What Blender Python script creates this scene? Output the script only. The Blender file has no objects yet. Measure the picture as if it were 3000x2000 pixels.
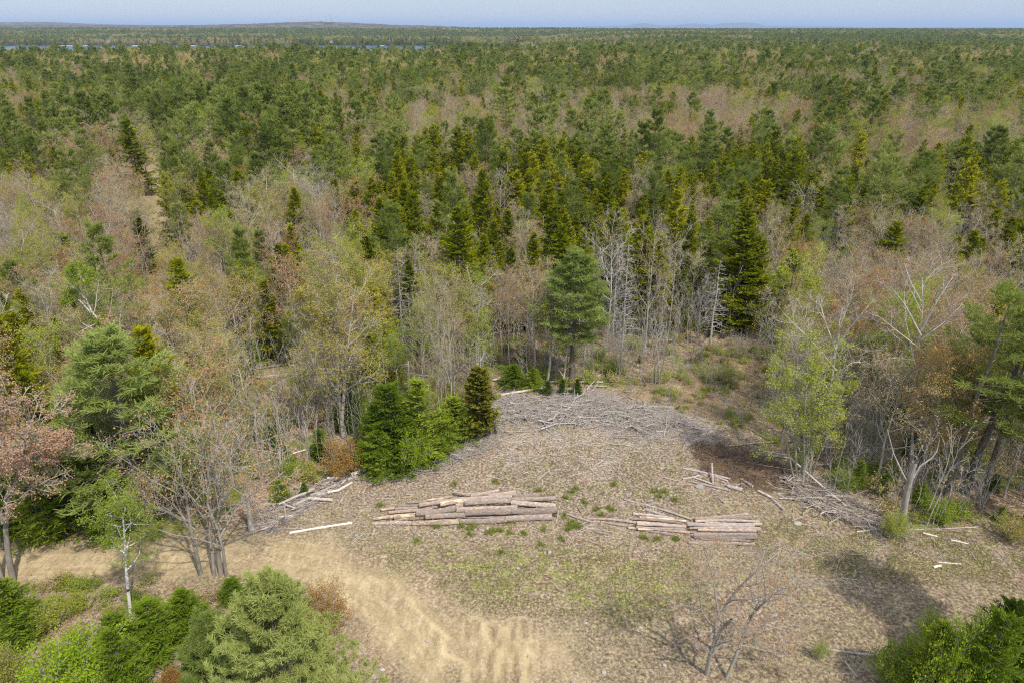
import bpy, math
import numpy as np
from math import radians, pi
rng = np.random.default_rng(11)
sc = bpy.context.scene
COL = sc.collection

# ------------------------------------------------------------------ camera
CAM_H, PITCH = 36.0, radians(24.6)
cp, sp = math.cos(PITCH), math.sin(PITCH)
FPX = 2000.0                                   # 24 mm on 36 mm, 3000 px wide
cd = bpy.data.cameras.new("camera"); cd.lens = 24; cd.sensor_width = 36
cd.clip_start = 0.5; cd.clip_end = 120000
cam = bpy.data.objects.new("camera", cd); COL.objects.link(cam)
cam.location = (0, 0, CAM_H); cam.rotation_euler = (radians(90) - PITCH, 0, 0)
sc.camera = cam

K = 3000 / 2352.0
def ray(px, py):
    a = (px - 1500) / FPX; b = (py - 1000) / FPX
    return np.array([a, cp - b * sp, -sp - b * cp])
def gpt(px, py, z=0.0):
    d = ray(px, py); t = (z - CAM_H) / d[2]
    return np.array([d[0] * t, d[1] * t, z])
def plane(px, py, Y):
    d = ray(px, py); t = Y / d[1]
    return np.array([d[0] * t, Y, CAM_H + d[2] * t])
def G(dx, dy, z=0.0): return gpt(dx * K, dy * K, z)
def PL(dx, dy, Y): return plane(dx * K, dy * K, Y)
def depth(X, Y, Z): return Y * cp + (CAM_H - Z) * sp
def proj(X, Y, Z):
    d = Y * cp + (CAM_H - Z) * sp
    u = X / d; v = ((CAM_H - Z) * cp - Y * sp) / d
    return 1500 + FPX * u, 1000 + FPX * v

# ------------------------------------------------------------------ noise
def _h(i, j, s):
    v = np.sin(i * 127.1 + j * 311.7 + s * 74.7) * 43758.5453
    return v - np.floor(v)
def vnoise(x, y, s=0):
    i = np.floor(x); j = np.floor(y); f = x - i; g = y - j
    f = f * f * (3 - 2 * f); g = g * g * (3 - 2 * g)
    return (_h(i, j, s) * (1 - f) + _h(i + 1, j, s) * f) * (1 - g) + (_h(i, j + 1, s) * (1 - f) + _h(i + 1, j + 1, s) * f) * g
def fbm(x, y, s=0, o=4):
    v = 0; a = .5; t = 0
    for k in range(o):
        v = v + a * vnoise(x * 2 ** k, y * 2 ** k, s + k); t += a; a *= .5
    return v / t
def sstep(a, b, x):
    t = np.clip((x - a) / (b - a), 0, 1); return t * t * (3 - 2 * t)

def poly_sd(P, poly):
    """signed distance (positive inside) of points P (N,2) to polygon"""
    A = np.asarray(poly); B = np.roll(A, -1, 0)
    d2 = np.full(len(P), 1e18); ins = np.zeros(len(P), bool)
    for a, b in zip(A, B):
        e = b - a; w = P - a
        t = np.clip((w @ e) / max(e @ e, 1e-9), 0, 1)
        q = w - t[:, None] * e
        d2 = np.minimum(d2, (q ** 2).sum(1))
        c = ((a[1] <= P[:, 1]) != (b[1] <= P[:, 1]))
        xx = a[0] + (P[:, 1] - a[1]) * e[0] / (e[1] if abs(e[1]) > 1e-9 else 1e-9)
        ins ^= c & (P[:, 0] < xx)
    d = np.sqrt(d2); return np.where(ins, d, -d)
def line_d(P, pts):
    d2 = np.full(len(P), 1e18)
    pts = np.asarray(pts)
    for a, b in zip(pts[:-1], pts[1:]):
        e = b - a; w = P - a
        t = np.clip((w @ e) / max(e @ e, 1e-9), 0, 1)
        d2 = np.minimum(d2, ((w - t[:, None] * e) ** 2).sum(1))
    return np.sqrt(d2)
def GP(pts): return np.array([G(x, y)[:2] for x, y in pts])

YARD = GP([(-500, 1250), (0, 1235), (250, 1240), (420, 1232), (560, 1200), (640, 1140), (760, 1090), (860, 1095), (960, 1050), (1090, 1010),
           (1130, 895), (1250, 893), (1480, 890), (1560, 868), (1620, 800), (1700, 770), (1760, 800), (1750, 900), (1730, 980), (1830, 1110),
           (1960, 1185), (2080, 1222), (2352, 1215), (2900, 1215), (2900, 1560), (2352, 1560), (2352, 1568), (1200, 1568), (-500, 1568)])
YARD = np.vstack([YARD[:-4], [[70, 10], [-60, 10]]])
TRACK = np.array([G(375, 385)[:2], G(385, 430)[:2], G(383, 480)[:2], G(372, 560)[:2], G(392, 640)[:2], G(360, 720)[:2], G(330, 800)[:2]])
SAND = GP([(-500, 1262), (0, 1250), (200, 1250), (420, 1250), (600, 1232), (760, 1245), (880, 1300), (965, 1370), (1060, 1425), (1200, 1430), (1300, 1460),
           (1330, 1568), (1180, 1568), (960, 1568), (880, 1490), (800, 1380), (640, 1330), (430, 1320), (200, 1320), (0, 1320), (-500, 1330)])
GRASS = GP([(860, 1265), (1000, 1250), (1150, 1255), (1400, 1250), (1560, 1280), (1640, 1380), (1500, 1440), (1400, 1420), (1330, 1400), (1230, 1400), (1100, 1390), (1010, 1340), (930, 1310)])
GRASS2 = GP([(1760, 1200), (1900, 1190), (2080, 1235), (2352, 1225), (2600, 1230), (2600, 1330), (2352, 1350), (2150, 1330), (1950, 1320), (1800, 1290), (1720, 1250)])
GRASS3 = GP([(1290, 1040), (1500, 1010), (1580, 1060), (1560, 1150), (1450, 1180), (1330, 1170), (1250, 1130), (1130, 1120), (1150, 1060)])
SLASH = GP([(1120, 905), (1250, 895), (1420, 905), (1520, 935), (1640, 985), (1660, 1010), (1500, 1010), (1350, 985), (1180, 985), (1120, 1010), (960, 1065), (940, 1045), (1090, 1010)])
RUST = GP([(1590, 1020), (1700, 1040), (1800, 1085), (1830, 1120), (1760, 1130), (1680, 1090), (1600, 1060)])
TRAIL = GP([(1420, 905), (1560, 860), (1640, 790), (1760, 800), (1760, 900), (1720, 980), (1650, 1000), (1530, 940)])
LEAFY = GP([(-600, 1330), (0, 1330), (200, 1330), (430, 1330), (640, 1340), (800, 1390), (880, 1500), (900, 1568), (-600, 1568)])
c2 = lambda cx, cy: ((1000 + cx / 2.24) / K, (1300 + cy / 2.24) / K)
RUTS = [GP([c2(*p) for p in q]) for q in (
    [(1075, 1190), (1040, 1400), (1010, 1568), (985, 1800)], [(1135, 1180), (1085, 1400), (1050, 1568), (1020, 1800)], [(1130, 1330), (1135, 1568), (1140, 1800)],
    [(985, 1340), (960, 1568), (930, 1800)], [(840, 1180), (825, 1290)], [(995, 1190), (1012, 1330)], [(1190, 1170), (1205, 1260)], [(1245, 1320), (1215, 1568), (1190, 1800)],
    [(880, 1170), (900, 1320), (870, 1568)])]
def _off(pts, d):
    p = np.asarray(pts); t = np.gradient(p, axis=0); t /= np.linalg.norm(t, axis=1, keepdims=True); return p + np.stack([-t[:, 1], t[:, 0]], 1) * d
_mid = GP([(-400, 1290), (0, 1283), (200, 1284), (420, 1283), (600, 1268), (740, 1290), (850, 1340), (940, 1410), (1010, 1480), (1060, 1568), (1080, 1700)])
WHEEL = [_off(_mid, d) for d in (-1.5, -1.05, .9, 1.3)]
BERMS = [GP([c2(*p) for p in q]) for q in (
    [(430, 1010), (500, 1110), (600, 1205), (710, 1285)], [(660, 1300), (670, 1385), (745, 1412), (830, 1440), (810, 1568)], [(240, 740), (290, 740), (270, 800)],
    [(340, 890), (390, 985)], [(930, 1190), (890, 1540)], [(1080, 1200), (1010, 1568)], [(1240, 1290), (1200, 1568)])]

# ------------------------------------------------------------------ terrain
LAKE_Z = -14.0
def lake_f(X, Y):
    u = X / (Y * cp + 20)
    w = np.maximum(sstep(-.56, -.62, u), sstep(.025, .012, np.abs(u + .205) - .06))
    return w
def terrain(X, Y):
    X = np.asarray(X, float); Y = np.asarray(Y, float)
    far = sstep(70, 200, Y)
    z = far * (fbm(X / 140, Y / 170, 3, 3) - .5) * 4.0
    lf = lake_f(X, np.maximum(Y, 1))
    down = np.minimum(0, 19.0 - .0274 * Y + (1 - lf) * 3.0 + .8)
    inlake = (Y > 1250) & (Y < 3000)
    down = np.maximum(down, -17)
    left = sstep(200, -350, X - .12 * Y)
    z = z * (1 - .7 * sstep(600, 900, Y)) + down * left * (Y < 2330)
    # the far shore and the long rise behind it
    rise = sstep(2320, 2380, Y) * (-13 + 32 * sstep(2350, 4300, Y))
    z = np.where(Y > 2330, np.where(left > 0, rise * left, 0) + z * 1, z)
    right = 1 - left
    rr = right * (16 * sstep(1500, 3600, Y) - 7 * np.exp(-((Y - 1500) / 300) ** 2) + 5 * np.exp(-((Y - 2100) / 220) ** 2) - 5 * np.exp(-((Y - 2600) / 250) ** 2))
    z = z + rr
    z = z + sstep(2300, 3600, Y) * (fbm(X / 900, Y / 700, 8, 3) - .5) * 9
    z = z * (1 - .0 * Y) - 45 * sstep(4600, 7000, Y)
    return z
def yard_bump(X, Y, yard):
    return (fbm(X / 5, Y / 5, 21, 3) - .5) * .35 * sstep(15, 25, Y) * sstep(120, 80, Y) + (fbm(X / .9, Y / .9, 25, 2) - .5) * .07
def gz(x, y):
    x = np.atleast_1d(np.asarray(x, float)); y = np.atleast_1d(np.asarray(y, float))
    r = terrain(x, y) + yard_bump(x, y, 0)
    return r
def gz1(x, y): return float(gz(x, y)[0])

# ------------------------------------------------------------------ node helpers
def new_mat(name):
    m = bpy.data.materials.new(name); m.use_nodes = True
    nt = m.node_tree; nt.nodes.clear()
    out = nt.nodes.new("ShaderNodeOutputMaterial")
    return m, nt, out
def N(nt, t, **kw):
    n = nt.nodes.new(t)
    for k, v in kw.items():
        if k == "inp":
            for i, val in v.items(): n.inputs[i].default_value = val
        else: setattr(n, k, v)
    return n
def ramp(nt, fac, stops):
    r = N(nt, "ShaderNodeValToRGB"); el = r.color_ramp.elements
    while len(el) < len(stops): el.new(.5)
    for e, (p, c) in zip(el, stops): e.position = p; e.color = (*c, 1)
    nt.links.new(fac, r.inputs[0]); return r.outputs[0]
def mixc(nt, f, a, b, mode="MIX"):
    m = N(nt, "ShaderNodeMix", data_type="RGBA", blend_type=mode)
    for s, v in ((m.inputs[0], f), (m.inputs[6], a), (m.inputs[7], b)):
        if isinstance(v, (int, float)): s.default_value = v
        elif isinstance(v, tuple): s.default_value = (*v, 1)
        else: nt.links.new(v, s)
    return m.outputs[2]
def math_n(nt, op, a, b=None, clamp=False):
    m = N(nt, "ShaderNodeMath", operation=op, use_clamp=clamp)
    for s, v in ((m.inputs[0], a), (m.inputs[1], b)):
        if v is None: continue
        if isinstance(v, (int, float)): s.default_value = v
        else: nt.links.new(v, s)
    return m.outputs[0]
def maprange(nt, v, a, b, c=0., d=1.):
    m = N(nt, "ShaderNodeMapRange", interpolation_type="SMOOTHSTEP", inp={1: a, 2: b, 3: c, 4: d}); nt.links.new(v, m.inputs[0]); return m.outputs[0]
def noise(nt, vec, scale, detail=2., rough=.55):
    n = N(nt, "ShaderNodeTexNoise", inp={"Scale": scale, "Detail": detail, "Roughness": rough}); nt.links.new(vec, n.inputs["Vector"]); return n.outputs["Fac"]

def leaf_mat(name, stops, trans=.3, scale=.9, vary=.35):
    """leaf or needle colour: differs from tree to tree and from clump to clump"""
    m, nt, out = new_mat(name)
    oi = N(nt, "ShaderNodeObjectInfo"); tc = N(nt, "ShaderNodeTexCoord")
    n = noise(nt, tc.outputs["Object"], scale, 2.)
    a = math_n(nt, "MULTIPLY_ADD", n, vary * 2); nt.nodes[-1].inputs[2].default_value = -vary
    f = math_n(nt, "ADD", oi.outputs["Random"], a, True)
    col = ramp(nt, f, stops)
    d = N(nt, "ShaderNodeBsdfDiffuse"); t = N(nt, "ShaderNodeBsdfTranslucent"); mx = N(nt, "ShaderNodeMixShader", inp={0: trans})
    nt.links.new(col, d.inputs[0]); nt.links.new(mixc(nt, .35, col, (.30, .34, .04), "MIX") if trans > .2 else col, t.inputs[0])
    nt.links.new(d.outputs[0], mx.inputs[1]); nt.links.new(t.outputs[0], mx.inputs[2]); nt.links.new(mx.outputs[0], out.inputs[0])
    return m
def bark_mat(name, a, b, c=None, sx=6., sz=1.2, lo=.3, hi=.7):
    m, nt, out = new_mat(name)
    tc = N(nt, "ShaderNodeTexCoord"); mp = N(nt, "ShaderNodeMapping", inp={3: (sx, sx, sz)}); nt.links.new(tc.outputs["Object"], mp.inputs[0])
    n = noise(nt, mp.outputs[0], 1.0, 5., .65)
    oi = N(nt, "ShaderNodeObjectInfo")
    col = ramp(nt, n, [(lo, a), (hi, b)])
    if c:
        n2 = noise(nt, mp.outputs[0], .37, 3.)
        col = mixc(nt, maprange(nt, n2, .52, .66), col, c)
    v = math_n(nt, "MULTIPLY_ADD", oi.outputs["Random"], .4); nt.nodes[-1].inputs[2].default_value = .8
    hs = N(nt, "ShaderNodeHueSaturation"); nt.links.new(v, hs.inputs["Value"]); nt.links.new(col, hs.inputs["Color"])
    d = N(nt, "ShaderNodeBsdfDiffuse"); nt.links.new(hs.outputs[0], d.inputs[0])
    bp = N(nt, "ShaderNodeBump", inp={"Strength": .5, "Distance": .03}); nt.links.new(n, bp.inputs["Height"]); nt.links.new(bp.outputs[0], d.inputs["Normal"])
    nt.links.new(d.outputs[0], out.inputs[0])
    return m

M = {}
M["pine"] = leaf_mat("pine_needles", [(0, (.15, .20, .045)), (.5, (.235, .29, .068)), (1, (.35, .385, .11))], .40, .5)
M["pine_soft"] = leaf_mat("young_pine_needles", [(0, (.22, .29, .072)), (.5, (.34, .41, .115)), (1, (.50, .53, .19))], .4, .7, .5)
M["spruce"] = leaf_mat("spruce_needles", [(0, (.165, .200, .007)), (.5, (.27, .295, .009)), (1, (.42, .41, .018))], .42, .5)
M["fir"] = leaf_mat("fir_needles", [(0, (.085, .15, .014)), (.5, (.175, .265, .022)), (1, (.33, .41, .045))], .38, .6, .45)
M["cedar"] = leaf_mat("cedar_scales", [(0, (.20, .20, .028)), (.5, (.30, .29, .04)), (1, (.42, .38, .07))], .25, .8)
M["tan_bud"] = leaf_mat("tan_buds", [(0, (.44, .32, .20)), (.35, (.46, .38, .17)), (.7, (.43, .42, .12)), (1, (.50, .35, .23))], .2, .3, .2)
M["orange_bud"] = leaf_mat("orange_buds", [(0, (.46, .25, .16)), (.4, (.48, .30, .12)), (.75, (.46, .35, .12)), (1, (.44, .39, .12))], .25, .3, .22)
M["red_bud"] = leaf_mat("red_buds", [(0, (.48, .27, .19)), (1, (.54, .36, .23))], .25)
M["rust_bud"] = leaf_mat("rust_buds", [(0, (.42, .22, .06)), (.5, (.40, .28, .07)), (1, (.38, .33, .08))], .25, .35, .5)
M["olive_leaf"] = leaf_mat("young_olive_leaves", [(0, (.31, .33, .05)), (1, (.42, .42, .07))], .35)
M["lime_leaf"] = leaf_mat("young_lime_leaves", [(0, (.24, .33, .04)), (.5, (.33, .42, .05)), (1, (.43, .46, .07))], .4, .5)
M["bright_leaf"] = leaf_mat("bright_green_leaves", [(0, (.22, .36, .02)), (1, (.38, .50, .035))], .4)
M["beech"] = leaf_mat("copper_beech_leaves", [(0, (.30, .15, .035)), (.5, (.40, .23, .06)), (1, (.42, .30, .10))], .35, .9, .5)
M["bark_dark"] = bark_mat("dark_grey_bark", (.10, .085, .07), (.23, .20, .17))
M["bark_grey"] = bark_mat("grey_bark", (.20, .18, .155), (.38, .35, .31))
M["bark_pale"] = bark_mat("pale_grey_bark", (.34, .31, .28), (.58, .54, .49))
M["bark_birch"] = bark_mat("white_birch_bark", (.62, .60, .56), (.78, .76, .72), (.10, .09, .08), 3., 9., .2, .6)
M["twig_tan"] = bark_mat("tan_twigs", (.28, .225, .16), (.44, .37, .275))
M["twig_grey"] = bark_mat("grey_twigs", (.30, .27, .24), (.47, .44, .40))
M["dead"] = bark_mat("weathered_dead_wood", (.28, .255, .24), (.52, .49, .465))

# ------------------------------------------------------------------ mesh builder
def nrm(v): return v / np.maximum(np.linalg.norm(v, axis=-1, keepdims=True), 1e-9)
class MB:
    def __init__(s): s.V = []; s.F = []; s.n = 0
    def add(s, VF, mat=0, smooth=False):
        V, F = VF
        V = np.asarray(V, np.float32).reshape(-1, 3); F = np.asarray(F)
        if len(F) == 0: return s
        s.V.append(V); s.F.append((F + s.n, mat, smooth)); s.n += len(V); return s
    def mesh(s, name, mats):
        me = bpy.data.meshes.new(name)
        V = np.concatenate(s.V); me.vertices.add(len(V)); me.vertices.foreach_set("co", V.ravel())
        lv = np.concatenate([f.ravel() for f, _, _ in s.F]).astype(np.int32)
        cnt = np.concatenate([np.full(len(f), f.shape[1]) for f, _, _ in s.F]).astype(np.int32)
        mi = np.concatenate([np.full(len(f), m) for f, m, _ in s.F]).astype(np.int32)
        sm = np.concatenate([np.full(len(f), q) for f, _, q in s.F]).astype(bool)
        me.loops.add(len(lv)); me.loops.foreach_set("vertex_index", lv)
        me.polygons.add(len(cnt)); st = np.zeros(len(cnt), np.int32); st[1:] = np.cumsum(cnt)[:-1]
        me.polygons.foreach_set("loop_start", st); me.polygons.foreach_set("material_index", mi); me.polygons.foreach_set("use_smooth", sm)
        for m in mats: me.materials.append(M[m] if isinstance(m, str) else m)
        me.update(calc_edges=True)
        return me

def tubes(P, R, s=3, r=rng):
    B, k, _ = P.shape
    T = nrm(np.gradient(P, axis=1))
    ref = np.where(np.abs(T[:, :1, 2:3]) > .8, np.array([1., 0, 0]), np.array([0, 0, 1.]))
    u = nrm(np.cross(T, np.broadcast_to(ref, T.shape))); v = np.cross(T, u)
    a = np.arange(s) * 2 * pi / s
    V = P[:, :, None] + R[:, :, None, None] * (np.cos(a)[None, None, :, None] * u[:, :, None] + np.sin(a)[None, None, :, None] * v[:, :, None])
    b = np.arange(B)[:, None, None] * k * s; i = np.arange(k - 1)[None, :, None] * s; j = np.arange(s)[None, None, :]; j2 = (j + 1) % s
    F = np.stack([b + i + j, b + i + j2, b + i + s + j2, b + i + s + j], -1).reshape(-1, 4)
    return V.reshape(-1, 3), F
def ribbons(P0, P1, w, r=rng):
    d = P1 - P0; q = nrm(np.cross(d, r.normal(size=d.shape))) * np.asarray(w).reshape(-1, 1) * .5
    V = np.stack([P0 - q, P0 + q, P1 + q * .5, P1 - q * .5], 1)
    return V.reshape(-1, 3), np.arange(len(P0) * 4).reshape(-1, 4)
def leaves(C, size, r=rng, asp=.6, up=0.):
    n = len(C); a = nrm(r.normal(size=(n, 3))); b = nrm(np.cross(a, r.normal(size=(n, 3)) + np.array([0, 0, up])))
    s = (np.broadcast_to(size, (n,)) * r.uniform(.6, 1.3, n))[:, None]
    V = np.stack([C - a * s * .5, C + b * s * asp * .5, C + a * s * .5, C - b * s * asp * .5], 1)
    return V.reshape(-1, 3), np.arange(n * 4).reshape(-1, 4)
def tufts(C, D, nb, ln, w, spread=.75, r=rng):
    n = len(C)
    d = nrm(nrm(D)[:, None] + spread * r.normal(size=(n, nb, 3)) * .7)
    q = nrm(np.cross(d, r.normal(size=(n, nb, 3)))) * w * .5
    L = (ln * r.uniform(.7, 1.25, (n, nb, 1)))
    c = C[:, None] + r.normal(size=(n, nb, 3)) * ln * .12
    V = np.stack([c - q, c + q, c + d * L + q * .4, c + d * L - q * .4], 2)
    return V.reshape(-1, 3), np.arange(n * nb * 4).reshape(-1, 4)
def grow(P, R, n, t0, t1, ratio, fall, ang, up, k=4, rr=.6, wob=.12, r=rng, tip=.2):
    """n children on each polyline of P"""
    B, K_, _ = P.shape
    t = t0 + (t1 - t0) * (np.arange(n) + r.random((B, n))) / n
    f = t * (K_ - 1); i = np.clip(np.floor(f).astype(int), 0, K_ - 2); a = (f - i)[..., None]
    bi = np.arange(B)[:, None]
    p = P[bi, i] * (1 - a) + P[bi, i + 1] * a; T = nrm(P[bi, i + 1] - P[bi, i]); rad = R[bi, i] * (1 - a[..., 0]) + R[bi, i + 1] * a[..., 0]
    Lp = np.linalg.norm(np.diff(P, axis=1), axis=2).sum(1)[:, None]
    az = np.arange(n) * 2.4 + r.random((B, 1)) * 6.28 + r.normal(size=(B, n)) * .4
    ref = np.where(np.abs(T[..., 2:3]) > .8, np.array([1., 0, 0]), np.array([0, 0, 1.]))
    u = nrm(np.cross(T, ref)); v = np.cross(T, u)
    an = ang * r.uniform(.75, 1.25, (B, n))
    d = np.cos(an)[..., None] * T + np.sin(an)[..., None] * (np.cos(az)[..., None] * u + np.sin(az)[..., None] * v)
    L = ratio * Lp * (1 - fall * (t - t0) / max(t1 - t0, 1e-6)) * r.uniform(.7, 1.25, (B, n))
    d = d.reshape(-1, 3); L = L.reshape(-1, 1); pts = [p.reshape(-1, 3)]
    for q in range(k - 1):
        d = nrm(d + np.array([0, 0, up]) / (k - 1) + r.normal(size=d.shape) * wob)
        pts.append(pts[-1] + d * L / (k - 1))
    R2 = rad.reshape(-1, 1) * rr * np.linspace(1, tip, k)[None]
    return np.stack(pts, 1), R2
def trunk_line(h, r0, k=9, wob=.02, lean=(0, 0), top=.12, r=rng):
    t = np.linspace(0, 1, k)
    P = np.zeros((1, k, 3)); P[0, :, 2] = t * h
    w = np.cumsum(r.normal(size=(k, 2)) * wob * h / k * 2, 0); w -= w[0]
    P[0, :, :2] = w + t[:, None] * np.array(lean)
    R = (r0 * ((1 - t) * (1 - top) + top) * (1 + .35 * np.exp(-t * 25)))[None]
    P[0, 0, 2] = -.35
    return P, R

# ------------------------------------------------------------------ tree kinds (each returns trunk parts, crown parts)
def gen_pine(h=16, rad=3.2, cb=.35, dz=.5, nb=5, sec=7, tper=3, blades=5, tl=.34, tw=.05, mat="pine", r0=.2, r=rng, lean=(0, 0), thin=1., k_top=.16, bark="bark_dark"):
    P, R = trunk_line(h, r0, 10, .012, lean, .1, r)
    zs = np.arange(cb * h, h * .97, dz); zs = zs + r.normal(size=len(zs)) * dz * .2
    z = np.repeat(zs, nb); z = z + r.normal(size=len(z)) * .1
    keep = r.random(len(z)) < thin; z = z[keep]
    t = np.clip((z - cb * h) / (h * (1 - cb)), 0, 1)
    prof = np.where(t < .22, .55 + .45 * t / .22, 1 - (1 - k_top) * (np.maximum(t - .22, 0) / .78) ** 1.25)
    L = rad * prof * r.uniform(.55, 1.18, len(z))
    az = np.arange(len(z)) * 2.4 + r.normal(size=len(z)) * .5
    el = np.radians(-4 + 48 * t ** 1.5 + r.normal(size=len(z)) * 9)
    px = np.interp(z, P[0, :, 2], P[0, :, 0]); py = np.interp(z, P[0, :, 2], P[0, :, 1]); pr = np.interp(z, P[0, :, 2], R[0])
    s = np.linspace(0, 1, 5)
    hor = np.stack([np.cos(az), np.sin(az), 0 * az], -1)
    B = np.stack([px, py, z], -1)[:, None] + hor[:, None] * (L[:, None] * s)[..., None] * np.cos(el)[:, None, None]
    B[..., 2] += L[:, None] * (np.tan(el)[:, None] * s * .9 + .16 * s ** 2.5 - .05 * np.sin(s * pi))
    B = B + np.cumsum(r.normal(size=B.shape) * .03, 1) * L[:, None, None] * .6
    BR = np.clip(pr * .35, .012, .05)[:, None] * np.linspace(1, .25, 5)
    # secondaries, spread flat
    n = len(z); ss = .28 + .72 * (np.arange(sec) + r.random((n, sec))) / sec
    f = ss * 4; i = np.clip(f.astype(int), 0, 3); a = (f - i)[..., None]; bi = np.arange(n)[:, None]
    p = B[bi, i] * (1 - a) + B[bi, i + 1] * a; T = nrm(B[bi, i + 1] - B[bi, i])
    side = nrm(np.cross(T, [0, 0, 1.])) * (np.where(np.arange(sec) % 2, 1, -1)[None, :, None])
    an = np.radians(r.uniform(30, 62, (n, sec)))[..., None]
    d = nrm(np.cos(an) * T + np.sin(an) * side + np.array([0, 0, .16]))
    l2 = (.42 * L[:, None] * (1.05 - .7 * ss) + .18) * r.uniform(.7, 1.2, (n, sec))
    e = p + d * l2[..., None]
    tt = np.linspace(.45 if tper > 2 else .6, 1., tper)
    C = (p[:, :, None] * (1 - tt[:, None]) + e[:, :, None] * tt[:, None]).reshape(-1, 3)
    Dn = np.repeat((d + np.array([0, 0, .55]))[:, :, None], tper, 2).reshape(-1, 3)
    C = np.vstack([C, B[:, -1], P[:, -1]]); Dn = np.vstack([Dn, nrm(B[:, -1] - B[:, -2]) + [0, 0, .5], [[0, 0, 1]]])
    tr = [(tubes(P, R, 8), bark, True)]
    # a few bare dead stubs below the crown
    ns = 9; zz = r.uniform(.12, cb, ns) * h; aa = r.random(ns) * 6.28
    p0 = np.stack([np.interp(zz, P[0, :, 2], P[0, :, 0]), np.interp(zz, P[0, :, 2], P[0, :, 1]), zz], -1)
    p1 = p0 + np.stack([np.cos(aa), np.sin(aa), r.uniform(-.3, .3, ns)], -1) * (r.uniform(.3, .9, ns) * rad * .5)[:, None]
    tr.append((tubes(np.stack([p0, p1], 1), np.tile([[.03, .01]], (ns, 1)), 3), bark, False))
    cr = [(tubes(B, BR, 3), bark, False), (tufts(C, Dn, blades, tl, tw, 1.15 if blades > 10 else .85, r), mat, False)]
    return tr, cr

def gen_spruce(h=12, rad=2.0, cb=.12, dz=.32, nb=7, m=6, wl=.12, mat="spruce", r0=.13, r=rng, droop=-8., bark="bark_dark", up=32., pw=.78, extra=1, lj=.62):
    P, R = trunk_line(h, r0, 8, .008, (0, 0), .06, r)
    zs = np.arange(cb * h, h * .985, dz)
    z = np.repeat(zs, nb) + r.normal(size=len(zs) * nb) * dz * .35; z = np.clip(z, .15, h)
    t = np.clip((z - cb * h) / (h * (1 - cb)), 0, 1)
    L = rad * ((1 - t) ** pw * .97 + .05) * r.uniform(lj, 1.18, len(z)) * np.where(t < .12, .75 + 2 * t, 1)
    az = np.arange(len(z)) * 2.4 + r.normal(size=len(z)) * .6
    el = np.radians(droop + up * t + r.normal(size=len(z)) * 7)
    px = np.interp(z, P[0, :, 2], P[0, :, 0]); py = np.interp(z, P[0, :, 2], P[0, :, 1])
    hor = np.stack([np.cos(az), np.sin(az), np.tan(el)], -1); hor = nrm(hor)
    s = np.linspace(0, 1, 4)
    B = np.stack([px, py, z], -1)[:, None] + hor[:, None] * (L[:, None] * s)[..., None]
    B[..., 2] += L[:, None] * (.10 * s ** 3 - .05 * np.sin(s * pi))
    n = len(z)
    ss = np.tile(.14 + .86 * (np.arange(m) + .5) / m, (n, 1)) + r.normal(size=(n, m)) * .03; ss = np.clip(ss, .05, 1)
    out = []
    for sg in ([-1, 1] + ([0] if extra else [])):
        f = ss * 3; i = np.clip(f.astype(int), 0, 2); a = (f - i)[..., None]; bi = np.arange(n)[:, None]
        p = B[bi, i] * (1 - a) + B[bi, i + 1] * a; T = nrm(B[bi, i + 1] - B[bi, i])
        side = nrm(np.cross(T, [0, 0, 1.])); upv = np.cross(side, T)
        an = np.radians(r.uniform(35, 60, (n, m)))[..., None]
        if sg: d = np.cos(an) * T + np.sin(an) * side * sg + upv * r.uniform(-.25, .25, (n, m, 1))
        else: d = T + upv * r.uniform(.1, .6, (n, m, 1)) + side * r.uniform(-.3, .3, (n, m, 1))
        d = nrm(d)
        l2 = (.36 * L[:, None] * (1.1 - .75 * ss) + .13) * r.uniform(.7, 1.25, (n, m)) * (1 if sg else .7)
        w = nrm(np.cross(d, upv + r.normal(size=d.shape) * .8)) * (wl * r.uniform(.7, 1.3, (n, m)))[..., None] * .5
        V = np.stack([p, p + d * l2[..., None] * .45 + w, p + d * l2[..., None], p + d * l2[..., None] * .45 - w], 2)
        out.append(V.reshape(-1, 3))
    V = np.concatenate(out); F = np.arange(len(V)).reshape(-1, 4)
    # tips of the boughs and the leader
    p = B[:, -1]; d = nrm(B[:, -1] - B[:, -2])
    T2 = tufts(np.vstack([p, P[:, -1]]), np.vstack([d, [[0, 0, 1]]]), 3, .22, wl * .7, .45, r)
    tr = [(tubes(P, R, 6), bark, True)]
    cr = [(tubes(B, np.tile(np.array([[.02, .016, .012, .005]]), (n, 1)), 3), bark, False), ((V, F), mat, False), (T2, mat, False)]
    return tr, cr

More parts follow.
